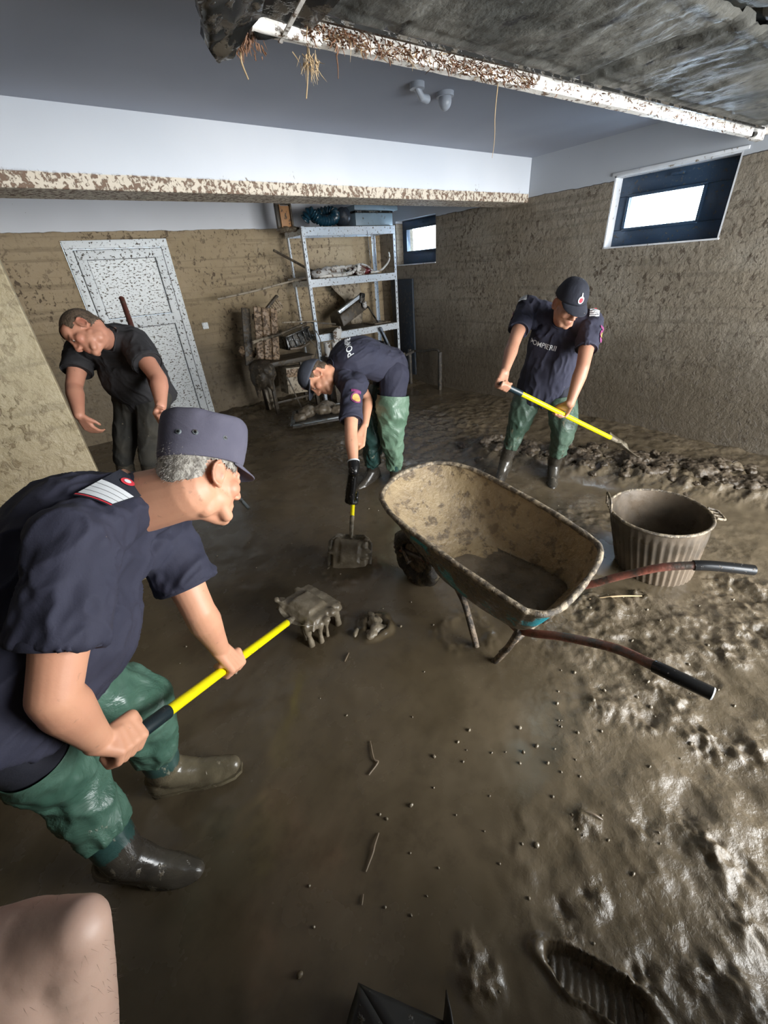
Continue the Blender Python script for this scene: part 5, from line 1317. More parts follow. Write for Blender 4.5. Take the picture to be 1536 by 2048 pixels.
def hair_shell(parent, c, R, s, mtl, keep, name='hair', lift=.005, seed=1, strands=900, slen=.009, cold=None):
    mb = MB()
    def E(x, y, z, a, b, d): mb.ell(Vector(c) + R @ Vector((x, y, z)) * s, ((a + lift) * s, (b + lift) * s, (d + lift) * s), R, 40, 24)
    E(0, -.014, .036, .0755, .096, .086); E(0, -.050, -.012, .062, .056, .066); E(0, .044, .046, .061, .046, .050); E(0, .034, -.030, .0595, .060, .080)
    me = remesh(mb, .006 * s, 3)
    Rn = np.array(R); L = (get_v(me) - np.array(c)) @ Rn / s
    nz = fbm(L[:, 0] * 60, L[:, 1] * 60, L[:, 2] * 60, 2, seed) * .006
    k = keep(L[:, 0], L[:, 1], L[:, 2], nz)
    bm = bmesh.new(); bm.from_mesh(me); bm.verts.ensure_lookup_table()
    N_ = get_n(me); Pw = get_v(me); idx = np.nonzero(k)[0]
    bmesh.ops.delete(bm, geom=[v for v in bm.verts if not k[v.index]], context='VERTS')
    bm.to_mesh(me); bm.free()
    me.polygons.foreach_set('use_smooth', [True] * len(me.polygons))
    o = link(name, me, mtl, parent); o.matrix_parent_inverse = parent_inv(parent)
    rnd = random.Random(seed); v, f = [], []
    if len(idx) and strands:
        down = R @ Vector((0, -.35, -1))
        for _ in range(strands):
            i = int(idx[rnd.randrange(len(idx))]); p = Vector(Pw[i]) - Vector(N_[i]) * .003; n = Vector(N_[i])
            d = (n * .45 + down * .8 + Vector((rnd.gauss(0, .3), rnd.gauss(0, .3), rnd.gauss(0, .3)))).normalized()
            p = p + Vector((rnd.gauss(0, .002), rnd.gauss(0, .002), rnd.gauss(0, .002)))
            x = d.orthogonal().normalized() * .0006; y = d.cross(x); b = len(v)
            for a in range(3): v.append(p + x * math.cos(a * 2.094) + y * math.sin(a * 2.094))
            v.append(p + d * slen * rnd.uniform(.6, 1.3)); f += [(b, b + 1, b + 3), (b + 1, b + 2, b + 3), (b + 2, b, b + 3)]
        so = link('hair_strands', mesh_from(v, f), mtl, o); so.matrix_parent_inverse = parent_inv(o); so['kind'] = 'stuff'
    return o
def eyes(parent, c, R, s):
    for k in (-1, 1):
        e = MB().ell(Vector(c) + R @ Vector((k * .031, .0805, -.0045)) * s, (.0105 * s, .0105 * s, .0070 * s), R, 16, 10).link('eye', M_eye, parent)
        MB().ell(Vector(c) + R @ Vector((k * .031, .088, -.0075)) * s, (.0048 * s, .003 * s, .0048 * s), R, 12, 8).link('iris', M_iris, e)
def field_cap(parent, c, R, s):
    def q(x, y, z): return Vector(c) + R @ Vector((x, y, z)) * s
    rows = [(.040, .0815, .104, 0), (.044, .084, .107, 0), (.066, .0865, .1095, 0), (.068, .0855, .1085, 0), (.100, .088, .110, .002), (.138, .088, .110, .004), (.150, .0865, .107, .004), (.156, .080, .099, .004), (.157, .06, .075, .004), (.154, .03, .04, .004)]
    v, f = [], []; n = 72
    for i, (z, a, b, yo) in enumerate(rows):
        for k in range(n):
            t = 2 * math.pi * k / n
            x, y = math.cos(t) * a, math.sin(t) * b - .006
            zz = z + .014 * math.sin(t) * (1 if i < 4 else .6) - (.010 if i < 4 else .006) 
            p = Vector((x, y, zz)); w = .0035 * mnoise.noise(p * 26) + .006 * mnoise.noise(p * 11 + Vector((3, 0, 0))) * (1 if i > 3 else .3)
            if i >= 4: p += Vector((x, y, 0)).normalized() * w
            if i >= 6: p.z += .008 * mnoise.noise(p * 14)
            if 4 <= i <= 6: p.y -= .012 * max(0, math.sin(t)) ** 8
            v.append(q(*p))
    for i in range(len(rows) - 1):
        for k in range(n): f.append((i * n + k, i * n + (k + 1) % n, (i + 1) * n + (k + 1) % n, (i + 1) * n + k))
    ct = len(v); v.append(q(0, -.004, .150)); b = (len(rows) - 1) * n
    for k in range(n): f.append((b + k, b + (k + 1) % n, ct))
    me = apply_mods(mesh_from(v, f, True), [('SUBSURF', dict(levels=1, render_levels=1)), ('SOLIDIFY', dict(thickness=.003, offset=1))])
    o = link('cap', me, M_cap, parent); o.matrix_parent_inverse = parent_inv(parent)
    me.polygons.foreach_set('use_smooth', [True] * len(me.polygons))
    visor(o, q, .0815, .098, .034, .060, M_cap)
    for k, (t, z) in enumerate(((-150, .082), (-172 + 360, .080), (-40, .082), (-2, .084), (-62, .080), (-88 - 20, .078))):
        tt = math.radians(t); a, b_ = .0885, .111
        p = Vector((math.cos(tt) * a, math.sin(tt) * b_ - .006, z + .008 * math.sin(tt))); nrm = Vector((math.cos(tt), math.sin(tt), 0))
        MB().loft([q(*(p - nrm * .002)), q(*(p + nrm * .0022))], [.0072 * s, .0058 * s], None, (0, 0, 1), 14).link('eyelet', M_steelw, o)
        MB().loft([q(*(p + nrm * .001)), q(*(p + nrm * .0028))], [.0036 * s, .0033 * s], None, (0, 0, 1), 10).link('eyelet_hole', M_dark, o)
    return o
def visor(parent, q, a, b, z0, reach, m, droop=.022):
    v, f = [], []; nu, nv = 24, 8
    for j in range(nv + 1):
        for i in range(nu + 1):
            t = math.radians(28 + (152 - 28) * i / nu); w = j / nv
            base = Vector((math.cos(t) * a, math.sin(t) * b - .006, z0 + .010 * math.sin(t)))
            k = max(0.0, math.sin(math.pi * i / nu)) ** .45
            p = base + Vector((math.cos(t) * .1, 1, 0)) * reach * w * k
            p.z += -droop * w * k - .012 * (abs(math.cos(t)) ** 2) * w + .003
            v.append(q(*p))
    for j in range(nv):
        for i in range(nu): f.append((j * (nu + 1) + i, j * (nu + 1) + i + 1, (j + 1) * (nu + 1) + i + 1, (j + 1) * (nu + 1) + i))
    me = apply_mods(mesh_from(v, f, True), [('SOLIDIFY', dict(thickness=.004, offset=0)), ('BEVEL', dict(width=.001, segments=1))])
    me.polygons.foreach_set('use_smooth', [True] * len(me.polygons))
    o = link('visor', me, m, parent); o.matrix_parent_inverse = parent_inv(parent); return o
def ball_cap(parent, c, R, s, m=None, badge=True):
    m = m or M_capd
    def q(x, y, z): return Vector(c) + R @ Vector((x, y, z)) * s
    v, f = [], []; n, rows = 48, 12
    for i in range(rows):
        ph = math.pi / 2 * i / rows
        for k in range(n):
            t = 2 * math.pi * k / n; a, b, h = .083, .105, .102
            seam = .0015 * abs(math.cos(3 * t))
            x, y = math.cos(t) * (a - seam) * math.cos(ph) ** .8, math.sin(t) * (b - seam) * math.cos(ph) ** .8 - .008
            z = .030 + h * math.sin(ph) + .012 * math.sin(t) * math.cos(ph)
            p = Vector((x, y, z)); p += p.normalized() * .003 * mnoise.noise(p * 24); v.append(q(*p))
    for i in range(rows - 1):
        for k in range(n): f.append((i * n + k, i * n + (k + 1) % n, (i + 1) * n + (k + 1) % n, (i + 1) * n + k))
    ct = len(v); v.append(q(0, -.008, .133)); b = (rows - 1) * n
    for k in range(n): f.append((b + k, b + (k + 1) % n, ct))
    me = apply_mods(mesh_from(v, f, True), [('SOLIDIFY', dict(thickness=.003, offset=1))]); me.polygons.foreach_set('use_smooth', [True] * len(me.polygons))
    o = link('cap', me, m, parent); o.matrix_parent_inverse = parent_inv(parent)
    visor(o, q, .083, .098, .030, .068, m, .026)
    MB().ell(q(0, -.008, .134), (.006 * s, .006 * s, .004 * s), R, 10, 6).link('top_button', m, o)
    if badge:
        r_, u_, n_ = R @ Vector((1, 0, 0)), R @ Vector((0, -.35, 1)), R @ Vector((0, 1, .35))
        org = q(0, .10, .078)
        patch_on(o, me, disc(.019 * s, 20, .85), org, r_, u_, n_, 'badge', M_white, .003)
        patch_on(o, me, disc(.013 * s, 18, .8), org, r_, u_, n_, 'badge_centre', M_red, .0045, n=4)
        patch_on(o, me, [(-.004, .010), (.004, .010), (.002, .036), (-.002, .036)], org, r_, u_, n_, 'badge_flame', M_white, .0045, n=3)
    return o

def build_person(key, label, voxel, skin, o_):
    P = {k: Vector(v) for k, v in POSE[key].items()}
    R = frame(P['F'], P['U']); s = o_.get('hs', 1.0)
    root_at = (P['anL'] + P['anR']) / 2
    root = empty('person', (root_at.x, root_at.y, ground(root_at.x, root_at.y)), label, 'person')
    lat = (P['shL'] - P['shR']).normalized(); lath = (P['hipL'] - P['hipR']).normalized()
    neck, pel = P['neck'], P['pel']
    spine = (neck - pel).normalized()
    back = spine.cross(lat).normalized()       # towards the person's back
    hd = P['head']
    b = MB()
    add_head(b, hd, R, s)
    nb = neck.lerp(pel, .06)
    b.cap(nb, hd + R @ Vector((0, -.030, -.050)) * s, .062 * s * o_.get('neckw', 1), .056 * s * o_.get('neckw', 1))
    b.cap(nb, hd + R @ Vector((0, -.005, -.075)) * s, .056 * s, .046 * s)
    for k in ('L', 'R'):
        aw = o_.get('armw', 1.0)
        sh, el, wr = P['sh' + k], P['el' + k], P['wr' + k]
        limb(b, sh, el, wr, [.056 * aw, .052 * aw, .043 * aw, .041 * aw, .044 * aw, .034 * aw, .027 * aw])
        b.cap(nb.lerp(sh, .25), sh, .058, .054)
    mid = (P['shL'] + P['shR']) / 2
    def torso(mb, g, w=1.0, d=1.0, belly=0.0, hem=.0, neckr=.075):
        bo = back * o_.get('hunch', .035)
        S = [pel - spine * hem, pel + spine * .02, pel.lerp(neck, .28) + bo * .5 - back * belly * .4, pel.lerp(neck, .55) + bo * 1.1, pel.lerp(neck, .78) + bo, pel.lerp(neck, .92) + bo * .4, neck]
        X = [.165 * w + g, .165 * w + g, .158 * w + g + belly * .3, .170 * w + g, .165 * w + g, .120 + g, neckr]
        Y = [.118 * d + g, .118 * d + g, .115 * d + g + belly, .122 * d + g, .110 * d + g, .085 + g, neckr]
        Pp = bez(S, 5); up = (S[1] - S[0]).cross(lath) if False else None
        # lateral axis turns from the hips' to the shoulders'
        v, f = [], []; seg = 32; Xs, Ys = interp(X, 5), interp(Y, 5); n = len(Pp)
        for i, p in enumerate(Pp):
            a_, b_ = Pp[max(0, i - 1)], Pp[min(n - 1, i + 1)]; z = (b_ - a_).normalized()
            l = lath.lerp(lat, sstep(.1, .8, i / (n - 1))); l = (l - z * l.dot(z)).normalized(); y = z.cross(l)
            for k in range(seg):
                t = 2 * math.pi * k / seg; ct, st = math.cos(t), math.sin(t)
                e = .85
                v.append(p + l * (abs(ct) ** e * math.copysign(1, ct)) * Xs[i] + y * (abs(st) ** e * math.copysign(1, st)) * Ys[i])
        for i in range(n - 1):
            for k in range(seg): f.append((i * seg + k, i * seg + (k + 1) % seg, (i + 1) * seg + (k + 1) % seg, (i + 1) * seg + k))
        f.append(tuple(range(seg))[::-1]); f.append(tuple((n - 1) * seg + k for k in range(seg)))
        mb.add(v, f)
    torso(b, -.012, o_.get('w', 1), o_.get('d', 1))
    for k in ('L', 'R'):
        hp, kn, an = P['hip' + k], P['knee' + k], P['an' + k]
        b.chain([hp, hp.lerp(kn, .5), kn, kn.lerp(an, .3), an], [.078, .068, .050, .050, .036])
    for fn in o_.get('hands', []): fn(b, P)
    me = remesh(b, voxel, 3)
    head_marks(me, hd, R, s, o_.get('stubble', 0), o_.get('ear', 1.0))
    body = link('body', me, skin, root); body.matrix_parent_inverse = parent_inv(root)
    eyes(root, hd, R, s)
    # shirt
    g = MB(); torso(g, .006, o_.get('w', 1), o_.get('d', 1), o_.get('belly', 0), o_.get('hem', .06), .070 * s)
    slv = o_.get('sleeve', .62)
    for k in ('L', 'R'):
        sh, el = P['sh' + k], P['el' + k]; e = sh.lerp(el, slv)
        g.cap(nb.lerp(sh, .3), sh, .070, .070); sr = o_.get('slr', 1.0)
        g.cap(sh, sh.lerp(el, .18), .072 * sr, .073 * sr)
        g.cap(sh.lerp(mid, .25) - spine * .05, sh - spine * .02, .08, .068)
        v, f = loft([sh, sh.lerp(el, slv * .5), e], [.068 * sr, .072 * sr, .077 * sr], None, lat, 24); g.add(v, f)
    ms = remesh(g, max(voxel, .006), o_.get('shs', 6), shirt_disp(None, o_.get('fold', .006), spine))
    shirt = link('shirt', ms, o_['cloth'], root); shirt.matrix_parent_inverse = parent_inv(root)
    # collar band round the neck
    cdir = ((hd + R @ Vector((0, -.02, -.06)) * s) - nb).normalized()
    cx = lat - cdir * lat.dot(cdir); cx.normalize(); cy = cdir.cross(cx)
    cr = [neck + cdir * o_.get('cup', .012) + cx * math.cos(t) * .074 * s + cy * math.sin(t) * .074 * s - back * .0 for t in [2 * math.pi * i / 40 for i in range(40)]]
    tr0 = BVHTree.FromPolygons([v_.co for v_ in ms.vertices], [p_.vertices for p_ in ms.polygons])
    cr = [(lambda h: h[0] + h[1] * .001)(tr0.find_nearest(p)) for p in cr]
    cr = [(cr[i - 1] + cr[i] * 2 + cr[(i + 1) % 40]) / 4 for i in range(40)]
    v, f = loft(cr, .0045, .010, tuple(cdir), 10, False, None, True); MB().add(v, f).link('collar', o_['cloth'], shirt)
    for k in ('L', 'R'):
        sh, el = P['sh' + k], P['el' + k]; e = sh.lerp(el, slv); ax = (el - sh).normalized(); x = ax.orthogonal().normalized(); y = ax.cross(x); sr = o_.get('slr', 1.0)
        cr = [e - ax * .003 + (x * math.cos(t) + y * math.sin(t)) * (.0725 * sr) for t in [2 * math.pi * i / 36 for i in range(36)]]
        v, f = loft(cr, .0038, .010, tuple(ax), 8, False, None, True); MB().add(v, f).link('sleeve_hem', o_['cloth'], shirt)
    # trousers
    t_ = MB()
    t_.chain([P['hipL'], P['hipR']], [.112, .112]); t_.cap(pel, pel + spine * .05, .12, .12)
    for k in ('L', 'R'):
        hp, kn = P['hip' + k], P['knee' + k]
        t_.chain([hp, hp.lerp(kn, .5), kn], [.104 * o_.get('legw', 1), .088 * o_.get('legw', 1), .064])
    mt = remesh(t_, .009, 6, shirt_disp(None, .006, (P['kneeL'] - P['hipL'])))
    tr_ = link('trousers', mt, o_.get('trouser', M_trouser), root); tr_.matrix_parent_inverse = parent_inv(root)
    return root, body, shirt, P, R, s, dict(lat=lat, spine=spine, back=back, ms=ms, me=me)
def wader(root, P, k, m, frac, amp, seed, r=(.102, .094, .088, .082, .072, .064), low=.30, name='wader', lw=1.0):
    hp, kn, an = P['hip' + k], P['knee' + k], P['an' + k]
    top = hp.lerp(kn, frac); bt = an.lerp(kn, low)
    pts = [top, top.lerp(kn, .55), kn.lerp(top, .12), kn.lerp(an, .12), kn.lerp(bt, .55), bt]
    v, f = wrinkled(pts, [x * lw for x in r], [x * lw for x in r], (0, 1, 0), amp, seed)
    return MB().add(v, f).link(name, m, root, angle=80)
def shovel(label, A, B, bl, yel, blade_w=.26, blade_l=.30, normal=None, mud=True, grip_m=None, grip_l=.18, r=.016, dgrip=True, splash=None):
    """A top end of the shaft, B socket end, bl the blade's centre; yel = (start, end) fractions painted yellow"""
    A, B, bl = Vector(A), Vector(B), Vector(bl); ax = (B - A).normalized(); L = (B - A).length
    rt = empty('shovel', (bl.x, bl.y, bl.z), label, 'shovel')
    MB().loft([A + ax * L * yel[0], A + ax * L * yel[1]], r, None, (0, 0, 1), 20).link('shaft', M_yellow, rt)
    if yel[0] > .01: MB().loft([A, A + ax * .01, A + ax * (L * yel[0] + .004)], [r * .9, r * 1.22, r * 1.22], None, (0, 0, 1), 20).link('grip', grip_m or M_black2, rt)
    MB().loft([A + ax * L * yel[1] - ax * .01, B, B + ax * .06], [r * 1.12, r * 1.05, r * .8], None, (0, 0, 1), 20).link('socket', M_blade, rt)
    d = (bl - B); d = d.normalized(); n = Vector(normal).normalized(); n = (n - d * n.dot(d)).normalized(); w = d.cross(n)
    v, f = [], []; nu, nv = 14, 14; base = B + ax * .03
    for j in range(nv + 1):
        for i in range(nu + 1):
            u, t = i / nu * 2 - 1, j / nv
            ww = blade_w / 2 * (.62 + .38 * min(1, t * 5)) * (1 if t < .8 else 1 - .18 * ((t - .8) / .2) ** 2)
            p = base + d * (blade_l * t + (.02 * (1 - u * u) * t)) + w * u * ww + n * (.030 * u * u - .030 + .018 * (1 - t) ** 2)
            v.append(p)
    for j in range(nv):
        for i in range(nu): f.append((j * (nu + 1) + i, j * (nu + 1) + i + 1, (j + 1) * (nu + 1) + i + 1, (j + 1) * (nu + 1) + i))
    me = apply_mods(mesh_from(v, f, True), [('SOLIDIFY', dict(thickness=.003, offset=0))]); me.polygons.foreach_set('use_smooth', [True] * len(me.polygons))
    o = link('blade', me, M_blade, rt); o.matrix_parent_inverse = parent_inv(rt)
    return rt, base, d, w, n
def axis_of(P): return (P['shB'] - P['shA']).normalized()
def near_line(P, q):
    a = axis_of(P); return P['shA'] + a * (Vector(q) - P['shA']).dot(a)
# ------------------------------------------------------------------ front man with the grey hair
def h1(b, P):
    ax = axis_of(P)
    grip_hand(b, P['wrR'], near_line(P, P['gripR']), ax, -1, 1, .017, 1.05, 1.06)
    grip_hand(b, P['wrL'], near_line(P, P['gripL']), ax, -1, -1, .015, 1.05, 1.06)
r1, b1_, s1, P1, R1, hs1, g1 = build_person('p1', 'grey-haired person in faded field cap and navy shirt, nearest, shovelling at left', .0042, M_skin,
    dict(cloth=M_navy, hands=[h1], w=1.12, d=1.2, armw=1.14, hem=.05, belly=.035, sleeve=.66, slr=1.10, fold=.011, hunch=.05, neckw=1.28, legw=.92))
field_cap(r1, P1['head'], R1, hs1)
hair_shell(r1, P1['head'], R1, hs1, M_hair_grey, lambda x, y, z, n: (z < .055) & (z > np.where(y > .03, .012 + n, np.where(y > -.02, .012 + n + 0 * y, -.062 + .5 * (y + .11) + n))) & (y < .062 + n) & ~((np.abs(x) > .06) & (y > -.035) & (y < .016) & (z < .018)), strands=2600, slen=.008)
for k, sd in (('L', 3), ('R', 8)):
    wader(r1, P1, k, M_green, .12 if k == 'L' else .50, .012, sd, (.115, .106, .096, .092, .080, .068) if k == 'L' else (.088, .082, .080, .078, .072, .064), .34)
    sh_ = P1['an' + k].lerp(P1['knee' + k], .55)
    boot(P1['an' + k], P1['toe' + k], None, r1, M_boot, M_bootm if k == 'L' else M_bootk, sh_, 1.08)
# shoulder board with four white stripes, red piping and button
lat, spn, bk, ms = g1['lat'], g1['spine'], g1['back'], g1['ms']
nb1 = P1['neck']
ctr = P1['shR'].lerp(nb1, .53)
rt = (P1['shR'] - nb1).normalized()
upn = (Vector((0, 0, .8)) + bk * .3 + Vector((.1, -.75, 0))).normalized(); upn = (upn - rt * upn.dot(rt)).normalized(); fw = upn.cross(rt)
sf = fit_surface(ms, ctr, rt, fw, upn, .150, .078)
K_ = dict(surf=sf)
sb_ = patch_on(s1, ms, rect(.150, .078), ctr, rt, fw, upn, 'shoulder_board', M_capd, .0, **K_)
for k in range(4): patch_on(sb_, ms, rect(.0168, .074), ctr, rt, fw, upn, 'stripe', M_white, .0015, n=6, at=(.000 + .0185 * k, 0), **K_)
patch_on(sb_, ms, rect(.005, .078), ctr, rt, fw, upn, 'red_piping', M_red, .0015, n=6, at=(.070, 0), **K_)
patch_on(sb_, ms, disc(.0140), ctr, rt, fw, upn, 'button', M_red, .003, n=4, at=(-.044, 0), **K_)
patch_on(sb_, ms, disc(.007), ctr, rt, fw, upn, 'button_emblem', M_white, .0045, n=3, at=(-.044, 0), **K_)
shv1, bs, bd, bw, bn = shovel('yellow-shafted shovel held by the front man, lifting mud', P1['shA'] + axis_of(P1) * .0, P1['shB'], P1['blade'], (.16, 1.0), .25, .27, (-.1, -.25, 1), r=.0165)
def mud_load(rt_, bs, bd, bw, bn, L, Wd, hgt, drips, seed, name='mud_load', lift=.0):
    a = MB(); rnd = random.Random(seed)
    Rb = Matrix((bw, bd, bn)).transposed()
    a.box(bs + bd * L * .55 + bn * (hgt * .35 - .01), (Wd * .96, L * .92, hgt), Rb, .86)
    a.box(bs + bd * L * .45 + bn * (hgt * .75), (Wd * .6, L * .6, hgt * .7), Rb, .7)
    for i in range(16):
        t, u = rnd.uniform(.05, 1.05), rnd.choice((-1, 1)) * rnd.uniform(.6, 1.05)
        a.ell(bs + bd * L * t + bw * u * Wd / 2 + bn * rnd.uniform(-.01, hgt * .5), (rnd.uniform(.012, .03), rnd.uniform(.012, .03), rnd.uniform(.008, .02)), Matrix.Rotation(rnd.uniform(0, 3), 3, 'Z'), 12, 8)
    for (t, u, ln, r0) in drips:
        p = bs + bd * L * t + bw * u * Wd / 2; e = Vector((p.x + rnd.uniform(-.01, .01), p.y, max(-.01, p.z - ln)))
        a.chain([p, p.lerp(e, .5), e], [r0, r0 * .7, r0 * .9])
    me = remesh(a, .006, 3, lambda P, N: .008 * fbm(P[:, 0] * 16, P[:, 1] * 16, P[:, 2] * 16, 4))
    o = link(name, me, M_clodwet, rt_); o.matrix_parent_inverse = parent_inv(rt_); o['kind'] = 'stuff'; return o
m = Mat('dripping mud', (0.14, 0.115, 0.082), .15)
m.color(m.mix(m.ramp(m.noise(10, 5), .35, .65), (0.13, 0.105, 0.072), (0.21, 0.175, 0.125))); m.bump(m.noise(35, 5, .7), .5, .008); m.roughness(m.ramp(m.noise(14, 3), .3, .7, .08, .3))
M_clodwet = m.m
mud_load(shv1, bs, bd, bw, bn, .28, .26, .05, [(.1, .6, .2, .020), (.3, .9, .2, .018), (.45, .95, .12, .016), (.75, .95, .09, .02), (.15, .2, .2, .014), (.95, .6, .06, .018)], 3)
# ------------------------------------------------------------------ standing man at the right
def h4(b, P):
    ax = axis_of(P)
    grip_hand(b, P['wrR'], near_line(P, P['gripR']), ax, 1, 1, .017, 1.0, 1.0)
    grip_hand(b, P['wrL'], near_line(P, P['gripL']), ax, 1, 1, .015, 1.0, 1.0)
r4, b4_, s4, P4, R4, hs4, g4 = build_person('p4', 'person in dark cap and navy shirt standing by the right wall, holding a shovel', .006, M_skin4,
    dict(cloth=M_navy, hands=[h4], w=1.12, d=1.1, hem=.14, sleeve=.60, slr=.92, fold=.008, hunch=.03, belly=.02, stubble=.3))
ball_cap(r4, P4['head'], R4, 1.03)
for k, sd in (('L', 13), ('R', 18)):
    wader(r4, P4, k, M_green4, .30, .010, sd, (.104, .098, .088, .080, .066, .058), .34)
    boot(P4['an' + k], P4['toe' + k], None, r4, M_bootk, M_bootk, P4['an' + k].lerp(P4['knee' + k], .5))
ms = g4['ms']; fr4 = -g4['back']; lat4 = g4['lat']; sp4 = g4['spine']
cen = P4['neck'].lerp(P4['pel'], .42)
text_on(s4, ms, 'POMPIERII', .045, cen - lat4 * .065 + fr4 * .1, lat4, sp4, fr4, lift=.004, bold=.0006)
for k, sg in (('L', 1), ('R', -1)):
    sh = P4['sh' + k]; al = (P4['el' + k] - sh).normalized(); nr = (fr4 * .8 + Vector((0, 0, .8)) + lat4 * sg * .3).normalized(); nr = (nr - al * nr.dot(al)).normalized(); tt = al.cross(nr)
    q = patch_on(s4, ms, rect(.075, .055), sh + al * (-.005), al, tt, nr, 'shoulder_board', M_capd, .006)
    for j in range(4): patch_on(q, ms, rect(.010, .05), sh + al * (-.025 + .014 * j), al, tt, nr, 'stripe', M_white, .009, n=4)
    if k == 'L': patch_on(q, ms, disc(.010), sh - al * .045, al, tt, nr, 'button', M_red, .009, n=4)
    nr2 = (lat4 * sg + fr4 * .35).normalized(); nr2 = (nr2 - al * nr2.dot(al)).normalized(); t2 = al.cross(nr2)
    patch_on(s4, ms, rect(.018, .06), sh + al * .075, al, t2, nr2, 'sleeve_tab', M_purple, .006, n=4)
    bd_ = patch_on(s4, ms, disc(.030, 20, 1.25), sh + al * .125, al, t2, nr2, 'sleeve_badge', M_purple, .006)
    patch_on(bd_, ms, disc(.019, 16, 1.25), sh + al * .125, al, t2, nr2, 'badge_centre', M_gold, .009, n=4)
shv4, bs, bd, bw, bn = shovel('yellow-shafted shovel held by the person at the right wall', P4['shA'], P4['shB'], P4['blade'], (.16, 1.0), .22, .30, (-.3, -.2, 1), r=.016)
# ------------------------------------------------------------------ man bent double in the middle
def h2(b, P):
    ax = axis_of(P)
    grip_hand(b, P['wrL'], near_line(P, P['gripL']), ax, -1, 1, .014, .85, .95)
    grip_hand(b, P['wrR'], near_line(P, P['gripR']), ax, -1, 1, .016, .95, 1.0)
r2, b2_, s2, P2, R2, hs2, g2 = build_person('p2', 'person bent double in dark cap, navy shirt lettered across the back, middle', .006, M_skin,
    dict(cloth=M_navy, hands=[h2], w=1.02, d=1.05, hem=.03, sleeve=.66, slr=1.02, fold=.006, hunch=.075, stubble=.1, trouser=M_navy, legw=1.1))
ball_cap(r2, P2['head'], R2, 1.05, cloth_mat('slate navy cap cloth', (0.035, 0.04, 0.055), (0.06, 0.065, 0.085)))
hair_shell(r2, P2['head'], R2, hs2, M_hair_brown, lambda x, y, z, n: (z < .045) & (z > .005 + n) & (y < .03) | ((y < -.05) & (z < .045) & (z > -.045)), strands=300)
for k, sd in (('L', 23), ('R', 28)):
    wader(r2, P2, k, M_green2 if k == 'L' else M_boot, .34, .014, sd, (.122, .118, .104, .094, .074, .060), .16)
    boot(P2['an' + k], P2['toe' + k], None, r2, M_boot, M_bootk, P2['an' + k].lerp(P2['knee' + k], .45))
# glove over the lower hand
gl = MB(); grip_hand(gl, P2['wrL'], near_line(P2, P2['gripL']), axis_of(P2), -1, 1, .014, 1.4, 1.15); gl.cap(P2['wrL'], P2['wrL'].lerp(P2['gripL'], .3), .036, .034)
mg_ = remesh(gl, .004, 3); go = link('glove', mg_, M_black, r2); go.matrix_parent_inverse = parent_inv(r2)
cf = MB(); x_ = (P2['elL'] - P2['wrL']).normalized(); cf.loft([P2['wrL'] - x_ * .01, P2['wrL'] + x_ * .015, P2['wrL'] + x_ * .035], [.037, .038, .0375], None, (1, 0, 0), 24); cf.link('cuff', M_black, go)
MB().loft([P2['wrL'] + x_ * .033, P2['wrL'] + x_ * .042], [.0385, .038], None, (1, 0, 0), 24).link('cuff_edge', M_white, go)
ms = g2['ms']; lat2, sp2, bk2 = g2['lat'], g2['spine'], g2['back']
org = P2['pel'].lerp(P2['neck'], .77)
text_on(s2, ms, 'POMPIERI', .058, org + bk2 * .1 + lat2 * .018, -lat2 if False else lat2 * -1, sp2, bk2, lift=.004, bold=.0012, arc=-1.2)
al = (P2['elL'] - P2['shL']).normalized(); nr = (lat2 * 1.0 + Vector((0, -.4, 0))).normalized(); nr = (nr - al * nr.dot(al)).normalized(); t2 = al.cross(nr)
patch_on(s2, ms, rect(.02, .065), P2['shL'] + al * .055, al, t2, nr, 'sleeve_tab', M_purple, .005, n=4)
bd_ = patch_on(s2, ms, disc(.034, 20, 1.2), P2['shL'] + al * .105, al, t2, nr, 'sleeve_badge', M_purple, .005)
patch_on(bd_, ms, disc(.026, 16, 1.2), P2['shL'] + al * .105, al, t2, nr, 'badge_centre', M_gold, .008, n=4)
shv2, bs, bd, bw, bn = shovel('short-gripped shovel digging in front of the man bent double', P2['shA'], P2['shB'], P2['blade'], (.05, .88), .28, .24, (.2, .1, 1), r=.014)
mud_load(shv2, bs, bd, bw, bn, .26, .25, .03, [], 9)
# ------------------------------------------------------------------ bareheaded man at the rear left
def h3(b, P):
    grip_hand(b, P['wrL'], P['gripL'], (.2, .3, -1), 1, -1, .014)
    open_hand(b, P['wrR'], Vector((.25, -.1, -1)), (.5, .5, 0), 1, .5, .95)
r3, b3_, s3, P3, R3, hs3, g3 = build_person('p3', 'bareheaded person in charcoal tee stooping before the white door', .006, M_skin3,
    dict(cloth=M_black_tee, hands=[h3], w=1.12, d=1.12, armw=1.1, hem=.06, sleeve=.55, slr=1.12, fold=.006, hunch=.05, belly=.05, stubble=.15, trouser=cloth_mat('mud-stained dark trousers', (0.022, 0.022, 0.020), (0.05, 0.044, 0.033))))
hair_shell(r3, P3['head'], R3, hs3, M_hair_brown, lambda x, y, z, n: (z > np.where(y > .045, .075 - (y - .045) * .15, np.where(y > -.02, .015, -.045)) + n) & ~((np.abs(x) > .058) & (y > -.032) & (y < .016) & (z < .020)), strands=1200, slen=.007)
for k in ('L', 'R'): boot(P3['an' + k], P3['toe' + k], None, r3, M_bootk, M_bootm, P3['an' + k].lerp(P3['knee' + k], .9))
hb_ = empty('spade', (.46, 2.9, .9), 'spade with a red-brown wooden handle sticking up behind the bareheaded person', 'spade')
M_redwood = speck('red brown handle wood', (0.12, 0.04, 0.03), (0.1, .07, .05), 25, .56, .62, .5)
